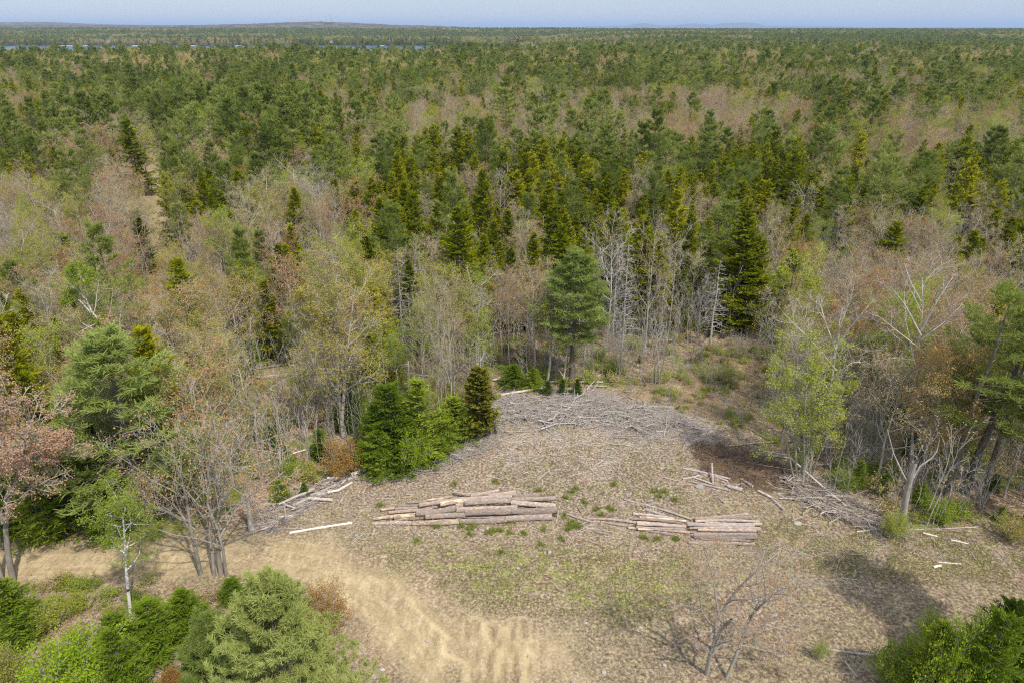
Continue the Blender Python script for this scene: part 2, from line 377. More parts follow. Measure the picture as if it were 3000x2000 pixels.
def gen_hard(trunks, n1=13, n2=6, n3=6, n4=4, ratio=.42, t0=.35, ang=.8, up=.25, bud="tan_bud", bsz=.09, nbud=2, bark="bark_grey", twig="twig_tan", r=rng,
             fall=.45, r3=.3, tw=.018, wob=.13, bprob=1., lo_twig=0, tmin=.012):
    P, R = trunks
    P1, R1 = grow(P, R, n1, t0, .99, ratio, fall, ang, up, 5, .62, wob, r)
    R1 = np.maximum(R1, tmin * .8)
    P2, R2 = grow(P1, R1, n2, .25, .98, .5, .35, .75, up * .7, 4, .6, wob * 1.2, r)
    P3, R3 = grow(P2, R2, n3, .2, 1., .55, .3, .7, up * .5, 3, .6, wob, r)
    R2 = np.maximum(R2, tmin * .7); R3 = np.maximum(R3, tmin * .4)
    tr = [(tubes(P, R, 8), bark, True), (tubes(P1, R1, 5), bark, True)]
    cr = [(tubes(P2, R2, 3), twig, False), (tubes(P3, R3, 3), twig, False)]
    ends = [P3[:, -1], P3[:, 1]]
    if n4:
        P4, R4 = grow(P3, R3, n4, .15, 1., r3, .2, .7, .1, 2, .6, .1, r)
        L4 = P4[:, 1] - P4[:, 0]
        P4[:, 1] = P4[:, 0] + L4 * np.minimum(1.6, np.maximum(1, .45 / np.maximum(np.linalg.norm(L4, axis=1), .05)))[:, None]
        cr.append((ribbons(P4[:, 0], P4[:, 1], np.full(len(P4), tw), r), twig, False)); ends = [P4[:, 1], P4[:, 0] * .5 + P4[:, 1] * .5, P3[:, -1]]
    if bud and nbud:
        C = np.concatenate(ends); C = C[r.random(len(C)) < bprob]
        C = np.repeat(C, nbud, 0) + r.normal(size=(len(C) * nbud, 3)) * bsz * 1.1
        cr.append((leaves(C, bsz, r, .75), bud, False))
    return tr, cr
def std_hard(h, r0=.14, lean=(0, 0), k=9, wob=.03, r=rng, **kw):
    return gen_hard(trunk_line(h, r0, k, wob, lean, .12, r), r=r, **kw)
def multi(hs, offs, r0, leans, wob=.03, r=rng):
    Ps, Rs = [], []
    for h, o, q, l in zip(hs, offs, r0, leans):
        P, R = trunk_line(h, q, 9, wob, l, .12, r); P[..., :2] += np.array(o); Ps.append(P); Rs.append(R)
    return np.concatenate(Ps), np.concatenate(Rs)
def gen_dead(h=11, rad=1.0, r0=.11, n=70, r=rng, mat="dead", twigs=5, lean=(0, 0)):
    P, R = trunk_line(h, r0, 8, .012, lean, .12, r)
    P1, R1 = grow(P, R, n, .2, .99, rad / h * 1.3, .7, 1.5, -.25, 4, .3, .1, r); R1 = np.maximum(R1, .008)
    P2, R2 = grow(P1, R1, twigs, .2, 1, .4, .2, .7, -.1, 2, .5, .1, r)
    return [(tubes(P, R, 6), mat, True)], [(tubes(P1, R1, 3), mat, False), (ribbons(P2[:, 0], P2[:, 1], np.full(len(P2), .018), r), mat, False)]
def gen_sapling(n=4, h=6., bud="tan_bud", r=rng, bark="bark_pale", sp_=.8, bsz=.06, nb=1):
    hs = r.uniform(.6, 1.1, n) * h; an = r.random(n) * 6.28
    t = multi(hs, [(np.cos(a) * q, np.sin(a) * q) for a, q in zip(an, r.uniform(0, sp_, n))], np.full(n, .03) * r.uniform(.7, 1.5, n), [(r.normal() * .1 * h, r.normal() * .1 * h) for _ in range(n)], .05, r)
    P, R = t
    P1, R1 = grow(P, R, 9, .3, 1., .22, .4, .6, .3, 3, .5, .1, r); R1 = np.maximum(R1, .007)
    P2, R2 = grow(P1, R1, 4, .2, 1, .5, .2, .6, .2, 2, .6, .1, r)
    cr = [(tubes(P1, R1, 3), "twig_grey", False), (ribbons(P2[:, 0], P2[:, 1], np.full(len(P2), .014), r), "twig_grey", False)]
    if bud:
        C = np.concatenate([P2[:, 1], P1[:, -1]]); C = np.repeat(C, nb, 0) + r.normal(size=(len(C) * nb, 3)) * bsz
        cr.append((leaves(C, bsz, r, .8), bud, False))
    return [(tubes(P, R, 5), bark, True)], cr
def gen_shrub(h=1.6, rad=1.1, n=9, leaf="bright_leaf", lsz=.1, nl=8, r=rng, bark="twig_grey"):
    an = np.arange(n) * 2.4; P = np.zeros((n, 4, 3)); s = np.linspace(0, 1, 4)
    q = rad * np.sqrt((np.arange(n) + .5) / n)
    P[..., 0] = np.cos(an)[:, None] * (q[:, None] * s ** 1.2 + .08); P[..., 1] = np.sin(an)[:, None] * (q[:, None] * s ** 1.2 + .08)
    P[..., 2] = s * (h * (1 - .45 * (q / rad) ** 2) * r.uniform(.75, 1.1, n))[:, None]; P[:, 0, 2] = -.1
    P = P + np.cumsum(r.normal(size=P.shape) * .04, 1)
    R = np.tile(np.array([[.02, .015, .01, .005]]), (n, 1))
    P1, R1 = grow(P, R, 9, .15, 1, .42, .3, .7, .2, 3, .6, .12, r)
    P2, R2 = grow(P1, R1, 4, .2, 1, .55, .2, .8, .1, 2, .6, .1, r)
    C = np.concatenate([P2[:, 1], P1[:, -1], (P2[:, 0] + P2[:, 1]) / 2]); C = np.repeat(C, nl, 0); C = C + r.normal(size=C.shape) * lsz * 1.1
    return [(tubes(P, R, 4), bark, False)], [(tubes(P1, np.maximum(R1, .005), 3), bark, False), (ribbons(P2[:, 0], P2[:, 1], np.full(len(P2), .01), r), bark, False), (leaves(C, lsz, r, .7), leaf, False)]

def to_mesh(parts, name):
    mats = []; mb = MB()
    for VF, m, s in parts:
        if m not in mats: mats.append(m)
        mb.add(VF, mats.index(m), s)
    return mb.mesh(name, mats)
class Var:                                      # one grown tree: a trunk mesh and a crown mesh
    def __init__(s, tc, name):
        s.trunk = to_mesh(tc[0], name + "_trunk"); s.crown = to_mesh(tc[1], name + "_crown")
        V = np.concatenate([np.asarray(p[0][0]).reshape(-1, 3) for p in tc[1]])
        s.h = float(max(V[:, 2].max(), 1)); s.r = float(np.percentile(np.hypot(V[:, 0], V[:, 1]), 97))
class Far:                                      # the same for the far woods: trunk and crown in one mesh
    def __init__(s, tc, name):
        s.me = to_mesh(tc[0] + tc[1], name)
        V = np.concatenate([np.asarray(p[0][0]).reshape(-1, 3) for p in tc[1]]); s.h = float(V[:, 2].max())

def tagd(o, label=None, cat=None, group=None, kind=None):
    for k, v in (("label", label), ("category", cat), ("group", group), ("kind", kind)):
        if v: o[k] = v
    return o
def link(name, me, parent=None, loc=(0, 0, 0)):
    o = bpy.data.objects.new(name, me); COL.objects.link(o)
    if parent is not None: o.parent = parent
    o.location = loc; return o
def thing(name, loc, label, cat, group=None, rz=0., scale=(1, 1, 1)):
    o = bpy.data.objects.new(name, None); COL.objects.link(o); o.empty_display_size = .3
    o.location = loc; o.rotation_euler = (0, 0, rz); o.scale = scale
    return tagd(o, label, cat, group)
def put_tree(name, var, loc, label, cat, group=None, rz=None, scale=(1, 1, 1)):
    t = thing(name, loc, label, cat, group, rng.random() * 6.28 if rz is None else rz, scale)
    link("trunk", var.trunk, t); link("crown", var.crown, t)
    return t

# ------------------------------------------------------------------ ground sheet
def grid_axis(lo, hi, fine0, fine1, step, grow_):
    mid = list(np.arange(fine0, fine1 + 1e-6, step)); a = []; x = fine1; s = step
    while x < hi: s *= grow_; x += s; a.append(x)
    b = []; x = fine0; s = step
    while x > lo: s *= grow_ * 1.02; x -= s; b.append(x)
    return np.array(b[::-1] + mid + a)
gx = grid_axis(-60000, 60000, -44, 44, .2, 1.045)
gy = grid_axis(-4000, 70000, 27, 72, .2, 1.045)
X, Y = np.meshgrid(gx, gy); X = X.ravel(); Y = Y.ravel()
near = (np.abs(X) < 130) & (Y > 5) & (Y < 230)
Pn = np.stack([X, Y], 1)[near]
def zone(poly, soft, namp, ns, seed):
    sd = poly_sd(Pn, poly) + (fbm(Pn[:, 0] / ns, Pn[:, 1] / ns, seed) - .5) * namp
    o = np.zeros(len(X), np.float32); o[near] = sstep(-soft, soft, sd); return o
yard = zone(YARD, .8, 2.5, 2.5, 31); sand = zone(SAND, 1.9, 4.5, 2.4, 33)
grass = np.maximum.reduce([zone(GRASS, 1.6, 4, 2., 35), .85 * zone(GRASS2, 1.6, 4, 2.5, 37), .6 * zone(GRASS3, 1.6, 5, 2.5, 39)])
slash = np.maximum(zone(SLASH, 1.0, 3, 2.2, 41), .72 * zone(GP([(600, 1170), (760, 1100), (960, 1060), (1120, 1000), (1400, 985), (1640, 1010), (1640, 1100), (1560, 1190), (1300, 1190), (1100, 1160), (860, 1150), (700, 1200), (600, 1210)]), 2, 6, 3, 42))
rust = zone(RUST, 1.2, 3, 2., 43); trail = zone(TRAIL, 1.2, 3, 2.4, 45); leafy = zone(LEAFY, 1., 2.5, 2., 47)
sdt = np.full(len(X), 99.); sdt[near] = line_d(Pn, TRACK)
track = sstep(2.6, 1.2, sdt + (fbm(X / 2, Y / 2, 49) - .5) * 1.5)
Z = terrain(X, Y) + yard_bump(X, Y, 0)
rr_ = np.zeros(len(X)); rd = np.zeros(len(X)); rp = np.zeros(len(X))
for q in RUTS:
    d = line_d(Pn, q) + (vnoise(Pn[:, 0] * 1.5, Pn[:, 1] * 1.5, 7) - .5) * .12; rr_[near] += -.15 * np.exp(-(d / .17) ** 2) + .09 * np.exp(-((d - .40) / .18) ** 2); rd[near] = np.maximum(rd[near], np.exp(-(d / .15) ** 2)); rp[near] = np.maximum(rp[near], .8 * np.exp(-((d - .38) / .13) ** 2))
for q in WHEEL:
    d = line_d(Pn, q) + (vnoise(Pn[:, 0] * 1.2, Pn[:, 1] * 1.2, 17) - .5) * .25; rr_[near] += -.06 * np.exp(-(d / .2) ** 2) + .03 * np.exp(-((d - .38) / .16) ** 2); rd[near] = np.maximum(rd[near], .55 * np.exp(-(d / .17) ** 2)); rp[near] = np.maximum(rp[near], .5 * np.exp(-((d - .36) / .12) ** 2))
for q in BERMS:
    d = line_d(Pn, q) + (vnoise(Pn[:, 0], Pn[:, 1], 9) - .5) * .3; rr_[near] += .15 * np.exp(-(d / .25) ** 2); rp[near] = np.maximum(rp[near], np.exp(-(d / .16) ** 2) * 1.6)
rr_ += sand * (fbm(X / .6 + Y * .12, Y / 2.6, 51, 3) - .5) * .22 + yard * (fbm(X / .45, Y / .45, 53, 2) - .5) * .09
Z = Z + rr_
farw = sstep(200, 500, Y) + (Y < 0)
nx, ny = len(gx), len(gy)
ii = (np.arange(ny - 1)[:, None] * nx + np.arange(nx - 1)[None]).ravel()
gme = bpy.data.meshes.new("ground")
mb = MB(); mb.add((np.stack([X, Y, Z], 1), np.stack([ii, ii + 1, ii + nx + 1, ii + nx], 1)), 0, True)
def attr(me, name, chans):
    a = me.color_attributes.new(name, "FLOAT_COLOR", "POINT")
    a.data.foreach_set("color", np.stack(chans, 1).astype(np.float32).ravel())

gm, nt, out = new_mat("ground"); M["ground"] = gm
geo = N(nt, "ShaderNodeNewGeometry"); pos = geo.outputs["Position"]
z1 = N(nt, "ShaderNodeAttribute", attribute_name="zone_a"); z2 = N(nt, "ShaderNodeAttribute", attribute_name="zone_b")
s1 = N(nt, "ShaderNodeSeparateColor"); nt.links.new(z1.outputs["Color"], s1.inputs[0]); s2 = N(nt, "ShaderNodeSeparateColor"); nt.links.new(z2.outputs["Color"], s2.inputs[0])
A_yard, A_sand, A_grass = s1.outputs; A_slash, A_rust, A_leafy = s2.outputs; A_trail = z1.outputs["Alpha"]; A_far = z2.outputs["Alpha"]
nf = noise(nt, pos, 5., 5., .7); nm = noise(nt, pos, 1.1, 4., .6); nl = noise(nt, pos, .22, 3.); nff = noise(nt, pos, 19., 3., .7); nbig = noise(nt, pos, .035, 3.)
floor_ = ramp(nt, nf, [(.33, (.085, .058, .038)), (.45, (.20, .135, .088)), (.54, (.32, .235, .155)), (.66, (.52, .44, .36))])
moss = ramp(nt, nf, [(.3, (.07, .09, .02)), (.65, (.20, .22, .06))])
floor_ = mixc(nt, maprange(nt, math_n(nt, "ADD", nl, math_n(nt, "MULTIPLY", nm, .5)), .72, .88), floor_, moss)
leafc = ramp(nt, nff, [(.3, (.11, .065, .04)), (.5, (.27, .175, .115)), (.68, (.46, .34, .25))])
floor_ = mixc(nt, A_leafy, floor_, leafc)
dirt = ramp(nt, nf, [(.34, (.095, .070, .044)), (.44, (.180, .140, .094)), (.53, (.255, .204, .138)), (.64, (.42, .35, .26))])
dirt = mixc(nt, maprange(nt, nl, .45, .65), dirt, ramp(nt, nf, [(.34, (.085, .058, .038)), (.45, (.185, .132, .092)), (.54, (.295, .222, .160)), (.65, (.50, .42, .34))]))
dirt = mixc(nt, math_n(nt, "MULTIPLY", A_trail, .8), dirt, ramp(nt, nf, [(.3, (.16, .095, .05)), (.55, (.34, .235, .13)), (.75, (.50, .40, .27))]))
bare = maprange(nt, noise(nt, pos, .55, 4., .65), .54, .64); dirt = mixc(nt, math_n(nt, "MULTIPLY", bare, .55), dirt, ramp(nt, nf, [(.34, (.20, .152, .098)), (.5, (.36, .288, .195)), (.65, (.54, .45, .33))]))
yc = mixc(nt, A_yard, floor_, dirt)
mps = N(nt, "ShaderNodeMapping", inp={2: (0, 0, .25), 3: (.9, .25, 1.)}); nt.links.new(pos, mps.inputs[0]); nstr = noise(nt, mps.outputs[0], 2.2, 5., .7)
sandc = ramp(nt, nstr, [(.34, (.29, .222, .128)), (.45, (.37, .292, .176)), (.54, (.44, .355, .220)), (.66, (.56, .465, .30))])
sandc = mixc(nt, .28, sandc, ramp(nt, nf, [(.36, (.18, .13, .07)), (.48, (.36, .28, .17)), (.56, (.46, .37, .235)), (.66, (.66, .55, .38))]))
yc = mixc(nt, math_n(nt, "MULTIPLY", A_sand, maprange(nt, math_n(nt, "ADD", nl, math_n(nt, "MULTIPLY", nm, .7)), .66, 1.05, .97, .6)), yc, sandc)
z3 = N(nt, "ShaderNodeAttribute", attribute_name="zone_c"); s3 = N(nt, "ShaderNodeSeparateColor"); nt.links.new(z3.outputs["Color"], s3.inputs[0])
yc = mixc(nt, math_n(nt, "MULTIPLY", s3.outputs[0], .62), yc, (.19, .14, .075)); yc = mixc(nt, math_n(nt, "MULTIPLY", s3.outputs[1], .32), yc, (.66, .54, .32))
slc = ramp(nt, nf, [(.35, (.075, .052, .038)), (.45, (.185, .130, .098)), (.54, (.30, .232, .19)), (.65, (.56, .49, .44))])
yc = mixc(nt, math_n(nt, "MULTIPLY", A_slash, .85), yc, slc)
rc = ramp(nt, nff, [(.3, (.055, .035, .022)), (.55, (.17, .100, .062)), (.75, (.36, .26, .19))])
yc = mixc(nt, math_n(nt, "MULTIPLY", A_rust, .9), yc, rc)
gcol = ramp(nt, nf, [(.36, (.12, .15, .03)), (.52, (.23, .25, .065)), (.66, (.38, .36, .15))])
gn = math_n(nt, "ADD", math_n(nt, "MULTIPLY", nf, .55), math_n(nt, "MULTIPLY", nm, .6))
gth = math_n(nt, "SUBTRACT", .90, math_n(nt, "MULTIPLY", A_grass, .37))
gmask = maprange(nt, math_n(nt, "SUBTRACT", gn, gth), 0., .13)
# sparse weeds all over the dirt
gm2 = math_n(nt, "MULTIPLY", maprange(nt, gn, .58, .70), math_n(nt, "MULTIPLY", math_n(nt, "SUBTRACT", A_yard, A_sand, True), .55))
yc = mixc(nt, math_n(nt, "MULTIPLY", math_n(nt, "MAXIMUM", gmask, gm2), .72), yc, gcol)
farc = ramp(nt, nbig, [(.3, (.045, .06, .02)), (.5, (.08, .085, .03)), (.62, (.16, .125, .085)), (.75, (.10, .10, .035))])
yc = mixc(nt, A_far, yc, farc)
vor = N(nt, "ShaderNodeTexVoronoi", inp={"Scale": 6.}); nt.links.new(pos, vor.inputs["Vector"])
peb = math_n(nt, "MULTIPLY", maprange(nt, vor.outputs["Distance"], .16, .10), maprange(nt, nm, .5, .6)); peb = math_n(nt, "MULTIPLY", peb, A_yard)
yc = mixc(nt, math_n(nt, "MULTIPLY", peb, .7), yc, (.60, .55, .48))
bs = N(nt, "ShaderNodeBsdfDiffuse", inp={1: .6}); nt.links.new(yc, bs.inputs[0])
bh = math_n(nt, "ADD", nf, math_n(nt, "MULTIPLY", nff, .35)); bp = N(nt, "ShaderNodeBump", inp={"Strength": .8, "Distance": .10}); nt.links.new(bh, bp.inputs["Height"]); nt.links.new(bp.outputs[0], bs.inputs["Normal"])
nt.links.new(bs.outputs[0], out.inputs[0])
gme = mb.mesh("ground", ["ground"])
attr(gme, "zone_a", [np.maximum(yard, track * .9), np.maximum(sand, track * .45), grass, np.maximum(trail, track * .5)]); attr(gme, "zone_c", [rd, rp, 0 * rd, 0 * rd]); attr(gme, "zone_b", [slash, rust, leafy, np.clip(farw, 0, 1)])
tagd(link("ground", gme), kind="structure")

# lake
wm, nt, out = new_mat("lake_water"); M["water"] = wm
p = N(nt, "ShaderNodeBsdfPrincipled", inp={"Base Color": (.04, .095, .18, 1), "Roughness": .25, "Specular IOR Level": .12})
g2 = N(nt, "ShaderNodeNewGeometry"); bp = N(nt, "ShaderNodeBump", inp={"Strength": .6, "Distance": .4}); nt.links.new(noise(nt, g2.outputs["Position"], .35, 4.), bp.inputs["Height"])
nt.links.new(bp.outputs[0], p.inputs["Normal"]); nt.links.new(p.outputs[0], out.inputs[0])
mb = MB(); mb.add(([(-3200, 1150, LAKE_Z), (120, 1150, LAKE_Z), (120, 2335, LAKE_Z), (-3200, 2335, LAKE_Z)], [[0, 1, 2, 3]]))
tagd(link("lake", mb.mesh("lake", ["water"])), kind="structure")
sm, nt, out = new_mat("shore_sand"); M["shore"] = sm
d = N(nt, "ShaderNodeBsdfDiffuse", inp={0: (.55, .47, .38, 1)}); nt.links.new(d.outputs[0], out.inputs[0])
for x0, x1 in ((-1420, -1330), (-1190, -1130), (-1010, -985), (-870, -850), (-420, -400)):
    n_ = 14; t = np.linspace(0, 1, n_); xs = x0 + (x1 - x0) * t; w = np.sin(t * pi) * 4 + 1
    V = np.concatenate([np.stack([xs, 2326 - w * .2, np.full(n_, LAKE_Z - .3)], 1), np.stack([xs, 2333 + w, np.full(n_, LAKE_Z + 1.4)], 1)])
    F = [[i, i + 1, n_ + i + 1, n_ + i] for i in range(n_ - 1)]
    tagd(link("beach", MB().add((V, F)).mesh("beach", ["shore"])), kind="structure")

# far hills and mountains
hm, nt, out = new_mat("far_hill_woods"); M["hill"] = hm
g2 = N(nt, "ShaderNodeNewGeometry"); d = N(nt, "ShaderNodeBsdfDiffuse")
mp = N(nt, "ShaderNodeMapping", inp={3: (.5, .5, 3.)}); nt.links.new(g2.outputs["Position"], mp.inputs[0])
nt.links.new(ramp(nt, noise(nt, mp.outputs[0], .02, 5., .7), [(.35, (.04, .055, .03)), (.5, (.10, .09, .06)), (.62, (.20, .15, .11)), (.75, (.06, .075, .03))]), d.inputs[0]); nt.links.new(d.outputs[0], out.inputs[0])
def hill(name, x0, x1, Yc, depth_, prof, z0, rough=4., n_=160, m_=14, kind="structure"):
    xs = np.linspace(x0, x1, n_); v = np.linspace(-1, 1, m_)
    hh = np.interp(xs, [a for a, _ in prof], [b for _, b in prof]); 
    k_ = np.ones(7) / 7; hh = np.convolve(np.pad(hh, 3, mode="edge"), k_, "valid")
    Xg, Vg = np.meshgrid(xs, v); Hg = z0 + (hh[None] - z0) * (1 - Vg ** 2) ** .8 + (vnoise(Xg / 24, Vg * 40, 5) - .5) * rough * (1 - Vg ** 2)
    V = np.stack([Xg, Yc + Vg * depth_, Hg], -1).reshape(-1, 3); i = (np.arange(m_ - 1)[:, None] * n_ + np.arange(n_ - 1)).ravel()
    o = link(name, MB().add((V, np.stack([i, i + 1, i + n_ + 1, i + n_], 1)), 0, True).mesh(name, ["hill"])); return tagd(o, kind=kind)
def hp(Yc, pts): return [tuple(PL(x, y, Yc)[[0, 2]]) for x, y in pts]
q = hp(7000, [(-400, 66), (-100, 59), (100, 58), (330, 60.5), (450, 59), (560, 57), (640, 53.5), (720, 50.5), (760, 51.2), (830, 54.5), (900, 58), (1000, 60.5), (1150, 66), (1300, 72)])
hill("hills", q[0][0], q[-1][0], 7000, 1500, q, -40, 9., 500, 22)
q = hp(12000, [(-300, 58), (0, 53), (60, 51.5), (100, 51), (150, 53.5), (240, 57), (330, 58), (420, 60), (600, 66)])
hill("hills", q[0][0], q[-1][0], 12000, 2500, q, -60, 6., 200, 16)
q = hp(11000, [(1150, 67), (1400, 65.5), (1700, 65), (2000, 65.5), (2200, 64.8), (2500, 65), (2900, 65)])
hill("hills", q[0][0], q[-1][0], 11000, 2500, q, -60, 14., 500, 16)
q = hp(32000, [(1290, 64), (1360, 61), (1440, 60), (1465, 55), (1478, 52.5), (1492, 56), (1515, 60), (1550, 59), (1580, 55), (1600, 54.6), (1620, 57), (1638, 59), (1652, 56), (1672, 53), (1705, 53), (1718, 52), (1726, 55), (1738, 59.5), (1790, 61), (1850, 60.5), (1930, 62), (2000, 64)])
hill("mountains", q[0][0], q[-1][0], 32000, 3000, q, -80, 8., 300, 16)

# radio mast on the far hill
M["steel"] = bark_mat("grey_steel", (.16, .16, .17), (.22, .22, .23))
b0 = PL(761, 51.5, 7000); mh = PL(761, 37.5, 7000)[2] - b0[2] + 6
mt = thing("radio_mast", (b0[0], 7000, b0[2] - 8), "thin radio mast standing on top of the long far hill", "mast")
w0 = 1.8; cs = [(-w0, -w0), (w0, -w0), (0, w0)]
leg = np.array([[[a, b, 0], [a * .4, b * .4, mh]] for a, b in cs], float)
link("lattice_tower", MB().add(tubes(leg, np.full((3, 2), .8), 4)).add(tubes(np.array([[[cs[k % 3][0] * (1 - .6 * k / 20), cs[k % 3][1] * (1 - .6 * k / 20), mh * k / 20], [cs[(k + 1) % 3][0] * (1 - .6 * k / 20), cs[(k + 1) % 3][1] * (1 - .6 * k / 20), mh * (k + 1) / 20]] for k in range(20)]), np.full((20, 2), .4), 3)).mesh("lattice_tower", ["steel"]), mt)
link("antenna", MB().add(tubes(np.array([[[0, 0, mh * .98], [0, 0, mh * 1.08]]]), np.full((1, 2), .5), 4)).mesh("antenna", ["steel"]), mt)

# cabins on the far lake shore
M["cabin_wall"] = bark_mat("cabin_boards", (.50, .46, .42), (.60, .57, .53)); M["cabin_roof"] = bark_mat("cabin_roof", (.22, .20, .20), (.30, .28, .28))
M["cabin_red"] = bark_mat("reddish_cabin_boards", (.36, .20, .15), (.44, .27, .20))
def box(x0, x1, y0, y1, z0, z1):
    V = [(x, y, z) for z in (z0, z1) for y in (y0, y1) for x in (x0, x1)]
    return V, [[0, 1, 5, 4], [1, 3, 7, 5], [3, 2, 6, 7], [2, 0, 4, 6], [4, 5, 7, 6], [0, 2, 3, 1]]
for px, w_, mat_, lab in ((142, 9, "cabin_wall", "pale cabin on the far lake shore, west of the others"), (252, 8, "cabin_wall", "small white cabin on the far shore at the lake's narrow end"),
                      (762, 9, "cabin_wall", "white cabin on the far shore between two strips of water"), (898, 14, "cabin_red", "broad reddish cabin close to the water of the smaller inlet")):
    P0 = PL(px / 1.0, 105, 2342); x = P0[0]; z = gz1(x, 2342)
    c = thing("cabin", (x, 2342, z - .5), lab, "cabin", "cabins on the far lake shore")
    link("wall", MB().add(box(-w_ / 2, w_ / 2, -4, 4, 0, 4)).mesh("wall", [mat_]), c)
    V = [(-w_ / 2 - .5, -4.6, 3.9), (w_ / 2 + .5, -4.6, 3.9), (w_ / 2 + .5, 4.6, 3.9), (-w_ / 2 - .5, 4.6, 3.9), (-w_ / 2 - .5, 0, 6.8), (w_ / 2 + .5, 0, 6.8)]
    mbr = MB().add((V, [[0, 1, 5, 4], [2, 3, 4, 5]])).add((V, [[1, 2, 5], [3, 0, 4]]))
    link("roof", mbr.mesh("roof", ["cabin_roof"]), c)

# ------------------------------------------------------------------ grown trees to copy from
R_ = lambda s: np.random.default_rng(s)
VAR = {
 "pine": [Var(gen_pine(16, 3.2 + .25 * (i % 3), .30 + .06 * (i % 3), .85, 5, 8, 3, 5, .42, .07, r=R_(100 + i), k_top=.10 + .09 * (i % 3), thin=.85), "pine") for i in range(5)],
 "spruce": [Var(gen_spruce(12, 2.9 + .35 * (i % 3), .06, .38, 8, 7, .19, r=R_(120 + i)), "spruce") for i in range(5)],
 "fir": [Var(gen_spruce(7, 2.3, .02, .24, 8, 8, .085, "fir", .09, R_(140 + i), -4, "bark_dark", 34, .50 + .1 * i, 1, .40), "fir") for i in range(3)],
 "bare": [Var(std_hard(13, .145, r=R_(160 + i), n1=10 + i, n3=5, n4=3, ang=.6 + .08 * i, t0=.3, bud="tan_bud", nbud=2, bsz=.10, bark="bark_pale" if i % 4 else "bark_grey", twig="twig_tan" if i % 3 else "twig_grey", bprob=(.8, .25, .7, 0.0001, .8)[i], tmin=.024), "bare") for i in range(5)],
 "maple": [Var(std_hard(12.5, .15, r=R_(180 + i), n1=11, n3=5, n4=3, ang=.75, t0=.32, bud=("orange_bud", "orange_bud", "red_bud", "rust_bud")[i], nbud=2, bsz=.125, ratio=.46, bark="bark_pale" if i % 2 else "bark_grey", tmin=.022), "maple") for i in range(4)],
 "aspen": [Var(std_hard(13, .13, r=R_(200 + i), n1=12, n3=5, n4=3, ang=.7, t0=.35, ratio=.34, bud=("olive_leaf", "lime_leaf", "olive_leaf", "lime_leaf")[i], nbud=2, bsz=.14, bark="bark_pale"), "aspen") for i in range(4)],
 "dead": [Var(gen_dead(10 + i, .9 + .25 * i, .10, 80, R_(220 + i)), "dead") for i in range(4)],
 "sapling": [Var(gen_sapling(4 + i, 6, ("tan_bud", None, "olive_leaf", None)[i], R_(240 + i)), "sapling") for i in range(4)],
 "shrub": [Var(gen_shrub(1.7, 1.1, 9, ("lime_leaf", "bright_leaf", "olive_leaf")[i], .09, 3, R_(260 + i)), "shrub") for i in range(3)],
}
def hard_far(h, s, bud, nbud, bsz, bark="bark_grey", ratio=.42, bprob=1.):
    return std_hard(h, .13, r=R_(s), n1=11, n2=5, n3=4, n4=3, ratio=ratio, ang=.7, t0=.3, bud=bud, nbud=nbud, bsz=bsz, bark=bark, tw=.04, bprob=bprob)
FAR = {
 "pine": [Far(gen_pine(16, 3.2 + .3 * i, .34, 1.05, 5, 6, 3, 4, .55, .14, r=R_(300 + i), k_top=.10 + .07 * i, thin=.85), "pine_far") for i in range(5)],
 "spruce": [Far(gen_spruce(12, 2.5 + .25 * i, .08, .55, 8, 5, .32, r=R_(310 + i), extra=0), "spruce_far") for i in range(5)],
 "bare": [Far(hard_far(13, 320 + i, "tan_bud", 1, .13, "bark_pale" if i == 1 else "bark_grey", bprob=(.8, .3, .5)[i]), "bare_far") for i in range(3)],
 "maple": [Far(hard_far(12.5, 330 + i, ("orange_bud", "red_bud")[i], 2, .15, ratio=.45), "maple_far") for i in range(2)],
 "aspen": [Far(hard_far(13, 340 + i, ("olive_leaf", "lime_leaf")[i], 3, .18, "bark_pale", .36), "aspen_far") for i in range(2)],
 "dead": [Far(gen_dead(11, 1.1, .1, 55, R_(350 + i), twigs=3), "dead_far") for i in range(2)],
 "sapling": [Far(gen_sapling(5, 6, None, R_(360 + i)), "sapling_far") for i in range(2)],
}
def hard_vfar(h, s, bud, nbud, bsz):
    return std_hard(h, .14, r=R_(s), n1=10, n2=5, n3=4, n4=0, ratio=.46, ang=.75, t0=.25, bud=bud, nbud=nbud, bsz=bsz, bark="bark_pale", tmin=.06)
VFAR = {"bare": [Far(hard_vfar(13, 371 + i, "tan_bud", 3, .42), "bare_vfar") for i in range(2)], "maple": [Far(hard_vfar(12.5, 375 + i, ("orange_bud", "tan_bud")[i], 3, .42), "maple_vfar") for i in range(2)], "aspen": [Far(hard_vfar(13, 378, "olive_leaf", 4, .42), "aspen_vfar")]}
NAME = {"pine": "white_pine", "spruce": "spruce_tree", "fir": "fir_tree", "bare": "bare_tree", "maple": "maple_tree", "aspen": "aspen_tree", "dead": "dead_tree", "sapling": "sapling_clump", "shrub": "shrub"}
CAT = {"pine": "pine tree", "spruce": "spruce tree", "fir": "fir tree", "bare": "bare tree", "maple": "maple tree", "aspen": "aspen tree", "dead": "dead tree", "sapling": "sapling", "shrub": "shrub"}
HEROES = []                                      # (x, y, keep-clear radius)
COUNT = {k: 0 for k in NAME}
